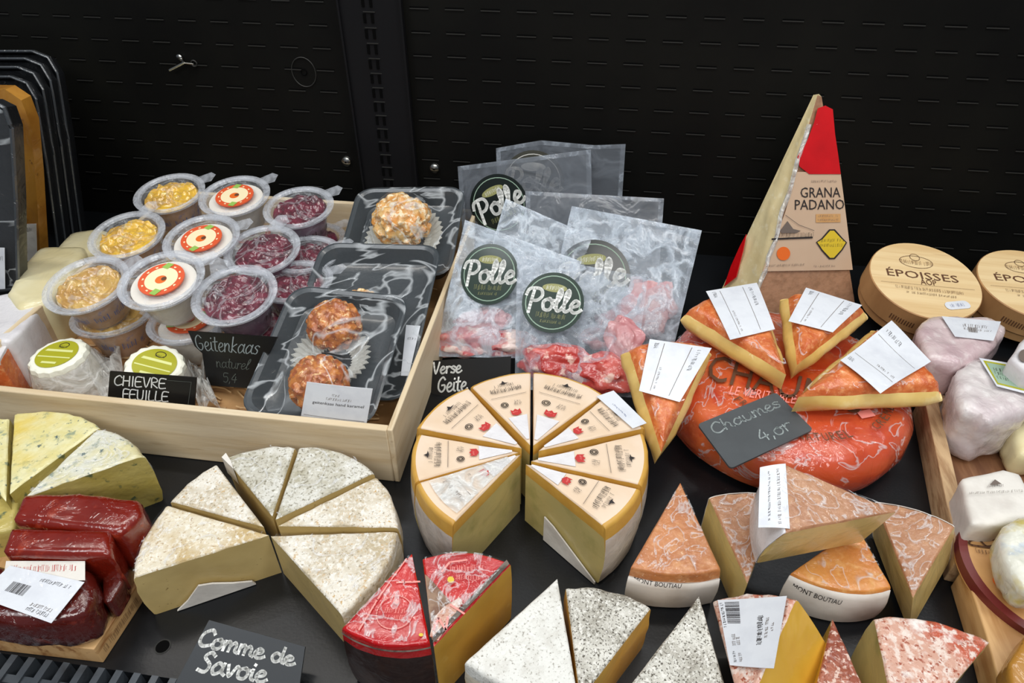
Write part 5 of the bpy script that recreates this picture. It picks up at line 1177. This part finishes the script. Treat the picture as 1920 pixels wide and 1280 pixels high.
paste('middle orange red fruit paste block behind the labelled one', [(0, 1035), (18, 985), (206, 990), (208, 1040)], .072, .020, 'quince', .006)
rq, top = paste('front dark red fruit paste block in film under a white label', [(-50, 1105), (-40, 1052), (168, 1060), (180, 1100), (160, 1150), (90, 1168), (-50, 1160)], .060, .020, 'quince_dark', .010, .0016)
paste('small rounded dark red paste piece at the right end of the tray', [(190, 1078), (226, 1070), (230, 1090), (208, 1128), (192, 1130)], .042, .020, 'quince_dark', .008)
pl = (U(80, 1120, .0625), V((0, -.05, 1)).normalized())
decal(rq, 'under_label', [PLN(x, y, pl) for x, y in ((5, 1095), (160, 1088), (160, 1052), (12, 1052))], [('w', .1, .5, .9, .8, 1)], ['paper_warm', 'ink_red'], off=.0005)
decal(rq, 'price_label', [PLN(x, y, pl) for x, y in ((-40, 1120), (98, 1170), (160, 1093), (20, 1062))], [('bar', .22, .34, .46, .62, 1), ('w', .5, .78, .9, .86, 1), ('w', .62, .2, .9, .27, 2), ('w', .62, .08, .9, .16, 1)], ['paper', 'ink', 'ink_soft'], off=.0016)

# ================================================================== right hand tray
TZ = .032
a, b = U(1738, 768, TZ), U(1797, 1045, TZ); dirv = (b-a).normalized(); nrm = V((-dirv.y, dirv.x, 0)); nrm = nrm if nrm.x > 0 else -nrm
back = a-dirv*.02; Lx = .34; far = back+nrm*Lx; near = b+nrm*Lx
r = thing('wooden_tray', T((a+b)/2+nrm*.1-V((0, 0, TZ))), 'brown floored wooden tray with pale rim at the right', 'tray')
def pr(name, pts, zb, m): return prism(name, pts, zb, [m], r, bev=.0012)
pr('side_rim', [back, b, b+nrm*.013, back+nrm*.013], .0, 'board_edge')
pr('back_rim', [back-dirv*.010, back, far, far-dirv*.010], .0, 'board_edge')
low = lambda p: V((p.x, p.y, .010))
pr('tray_floor', [low(back+nrm*.013), low(b+nrm*.013), low(near), low(far)], .0, 'board_brown')
# light board in front of it
pts = [U(1812, 1050, .03), U(1850, 1190, .03), U(1888, 1330, .03), U(2100, 1330, .03), U(2100, 1050, .03)]
pts[0] = b+dirv*.005+nrm*.004; pts[4] = near+dirv*.005; pts[0].z = pts[4].z = .03
c = sum(pts, V((0, 0, 0)))/5; c.z = 0
r = thing('cutting_board', T(c), 'light grained wooden board in the lower right corner', 'board'); prism('board', pts, 0, ['board_light'], r, bev=.002)
# wrapped cheeses on the tray
gr = 'wrapped white cheeses on the right tray'
r, top = block('wrapped_cheese', 'white wrapped cheese with printed top, leaning behind the veined one', 'wrapped cheese', [(1716, 612), (1745, 586), (1862, 590), (1896, 612), (1862, 655), (1800, 680), (1740, 668)], .078, .010, ['pink_wrap'], .010, .0022, group=gr, inset=.95)
pl = (top[0]+V((0, 0, .002)), V((0, 0, 1)))
decal(r, 'label', [PLN(x, y, pl) for x, y in ((1790, 632), (1862, 640), (1876, 604), (1765, 594))], [('w', .3, .4, .9, .5, 1), ('w', .3, .55, .8, .7, 1), ('bar', .4, .3, .6, .55, 1)], ['paper', 'ink_soft'], off=.001)
r, top = block('wrapped_cheese', 'knobbly white wrapped cheese with green edged label', 'wrapped cheese', [(1785, 700), (1822, 664), (1900, 680), (1960, 720), (1935, 770), (1860, 790), (1800, 760)], .075, .010, ['white_wrap'], .012, .003, group=gr, inset=.9)
pl = (top[0]+V((0, 0, .003)), V((0, 0, 1)))
decal(r, 'label', [PLN(x, y, pl) for x, y in ((1868, 725), (1945, 745), (1940, 690), (1835, 672))], [('r', .05, .08, .95, .92, 1), ('r', .09, .14, .91, .86, 2), ('w', .15, .3, .85, .4, 3), ('w', .15, .45, .85, .55, 3), ('w', .15, .6, .85, .7, 3)], ['paper', 'olive_print', 'pale_green', 'ink'], off=.001)
r, top = block('wrapped_cheese', 'upright white wrapped piece with round grey print at the right edge', 'wrapped cheese', [(1893, 670), (1925, 625), (1990, 630), (1990, 690), (1930, 700)], .098, .010, ['paper_shiny'], .005, .001, group=gr)
pl = (top[0], V((0, 0, 1))); decal(r, 'print', [PLN(x, y, pl) for x, y in ((1900, 690), (1940, 690), (1940, 650), (1900, 650))], [('c', .5, .5, .3, .3, 0)], ['ink_soft'], base=None, off=.002)
block('wrapped_cheese', 'pale wrapped piece at the right edge below the knobbly one', 'wrapped cheese', [(1894, 800), (1930, 778), (1990, 790), (1990, 850), (1915, 850)], .045, .010, ['cream_cheese'], .010, .002, group=gr)
r, top = block('wrapped_cheese', 'square cheese neatly folded in plain white paper', 'wrapped cheese', [(1802, 895), (1880, 878), (1915, 885), (1950, 965), (1870, 985), (1822, 982)], .062, .012, ['paper_warm'], .005, .0008, group=gr, inset=.96)
pl = (top[0]+V((0, 0, .001)), V((0, 0, 1)))
decal(r, 'print', [PLN(x, y, pl) for x, y in ((1808, 930), (1925, 925), (1915, 888), (1806, 898))], [('w', .04, .05, .94, .16, 0), ('p', [(.42, .5), (.52, .78), (.62, .5)], 0), ('w', .36, .38, .68, .5, 0)], ['ink_soft'], base=None, off=.0012)
mb = MB(); P = [U(x, y, z) for x, y, z in ((1828, 992, .050), (1868, 992, .050), (1866, 1030, .022), (1835, 1040, .018), (1818, 1030, .022))]
mb.loops([P, [p+V((0, -.0015, .0)) for p in P]]); mb.emit('open_end', ['chaumes_paste'], r)
r, top = block('wrapped_cheese', 'rounded cheese in white floral film at the right edge', 'wrapped cheese', [(1872, 1000), (1895, 965), (1960, 960), (2010, 1010), (1980, 1100), (1925, 1110), (1890, 1060)], .075, .045, ['floral_wrap'], .014, .003, group=gr, inset=.98)
# round box lid with label
p = U(1975, 1075, .036); M = T(p-V((0, 0, .009))) @ Matrix.Rotation(math.radians(2), 4, 'X')
r = thing('round_lid_box', M, 'round wooden box with dark red rim and orange dot', 'cheese box')
mb = MB(); R = .068; mb.lathe([(.0001, 0), (R, 0), (R, .010), (R-.001, .0115), (.0001, .0115)], 72, [0, 0, 0, 0]); mb.emit('box', ['label_tan'], r, world=False)
mb = MB(); mb.lathe([(R+.0004, .002), (R+.0004, .0115), (R-.006, .0122), (R-.006, .0116)], 72); mb.emit('rim_band', ['dark_red'], r, world=False)
mb = MB(); mb.lathe([(.0062, .0124), (.0001, .0126)], 24, c=(-.046, -.016)); mb.lathe([(.0030, .0128), (.0001, .0129)], 24, 1, c=(-.046, -.016)); mb.lathe([(.0013, .0128), (.0001, .0129)], 16, 2, c=(-.046, -.028))
mb.emit('orange_dot', ['orange_print', 'red_orange', 'ink'], r, world=False)
q = [M @ V(v) for v in ((-.058, .004, .0118), (-.030, .004, .0118), (-.030, .032, .0118), (-.058, .032, .0118))]
decal(r, 'print', q, [('s', 'Re', .05, .45, .9, .95, 0, 1, .0016), ('w', .1, .2, .9, .35, 0)], ['ink_brown'], base=None, off=.0006)
block('cheese_block', 'glossy brown rinded cheese corner at the bottom right', 'cheese block', [(1893, 1240), (1930, 1180), (1990, 1180), (1990, 1310), (1900, 1310)], .055, .030, ['raclette'], .004)
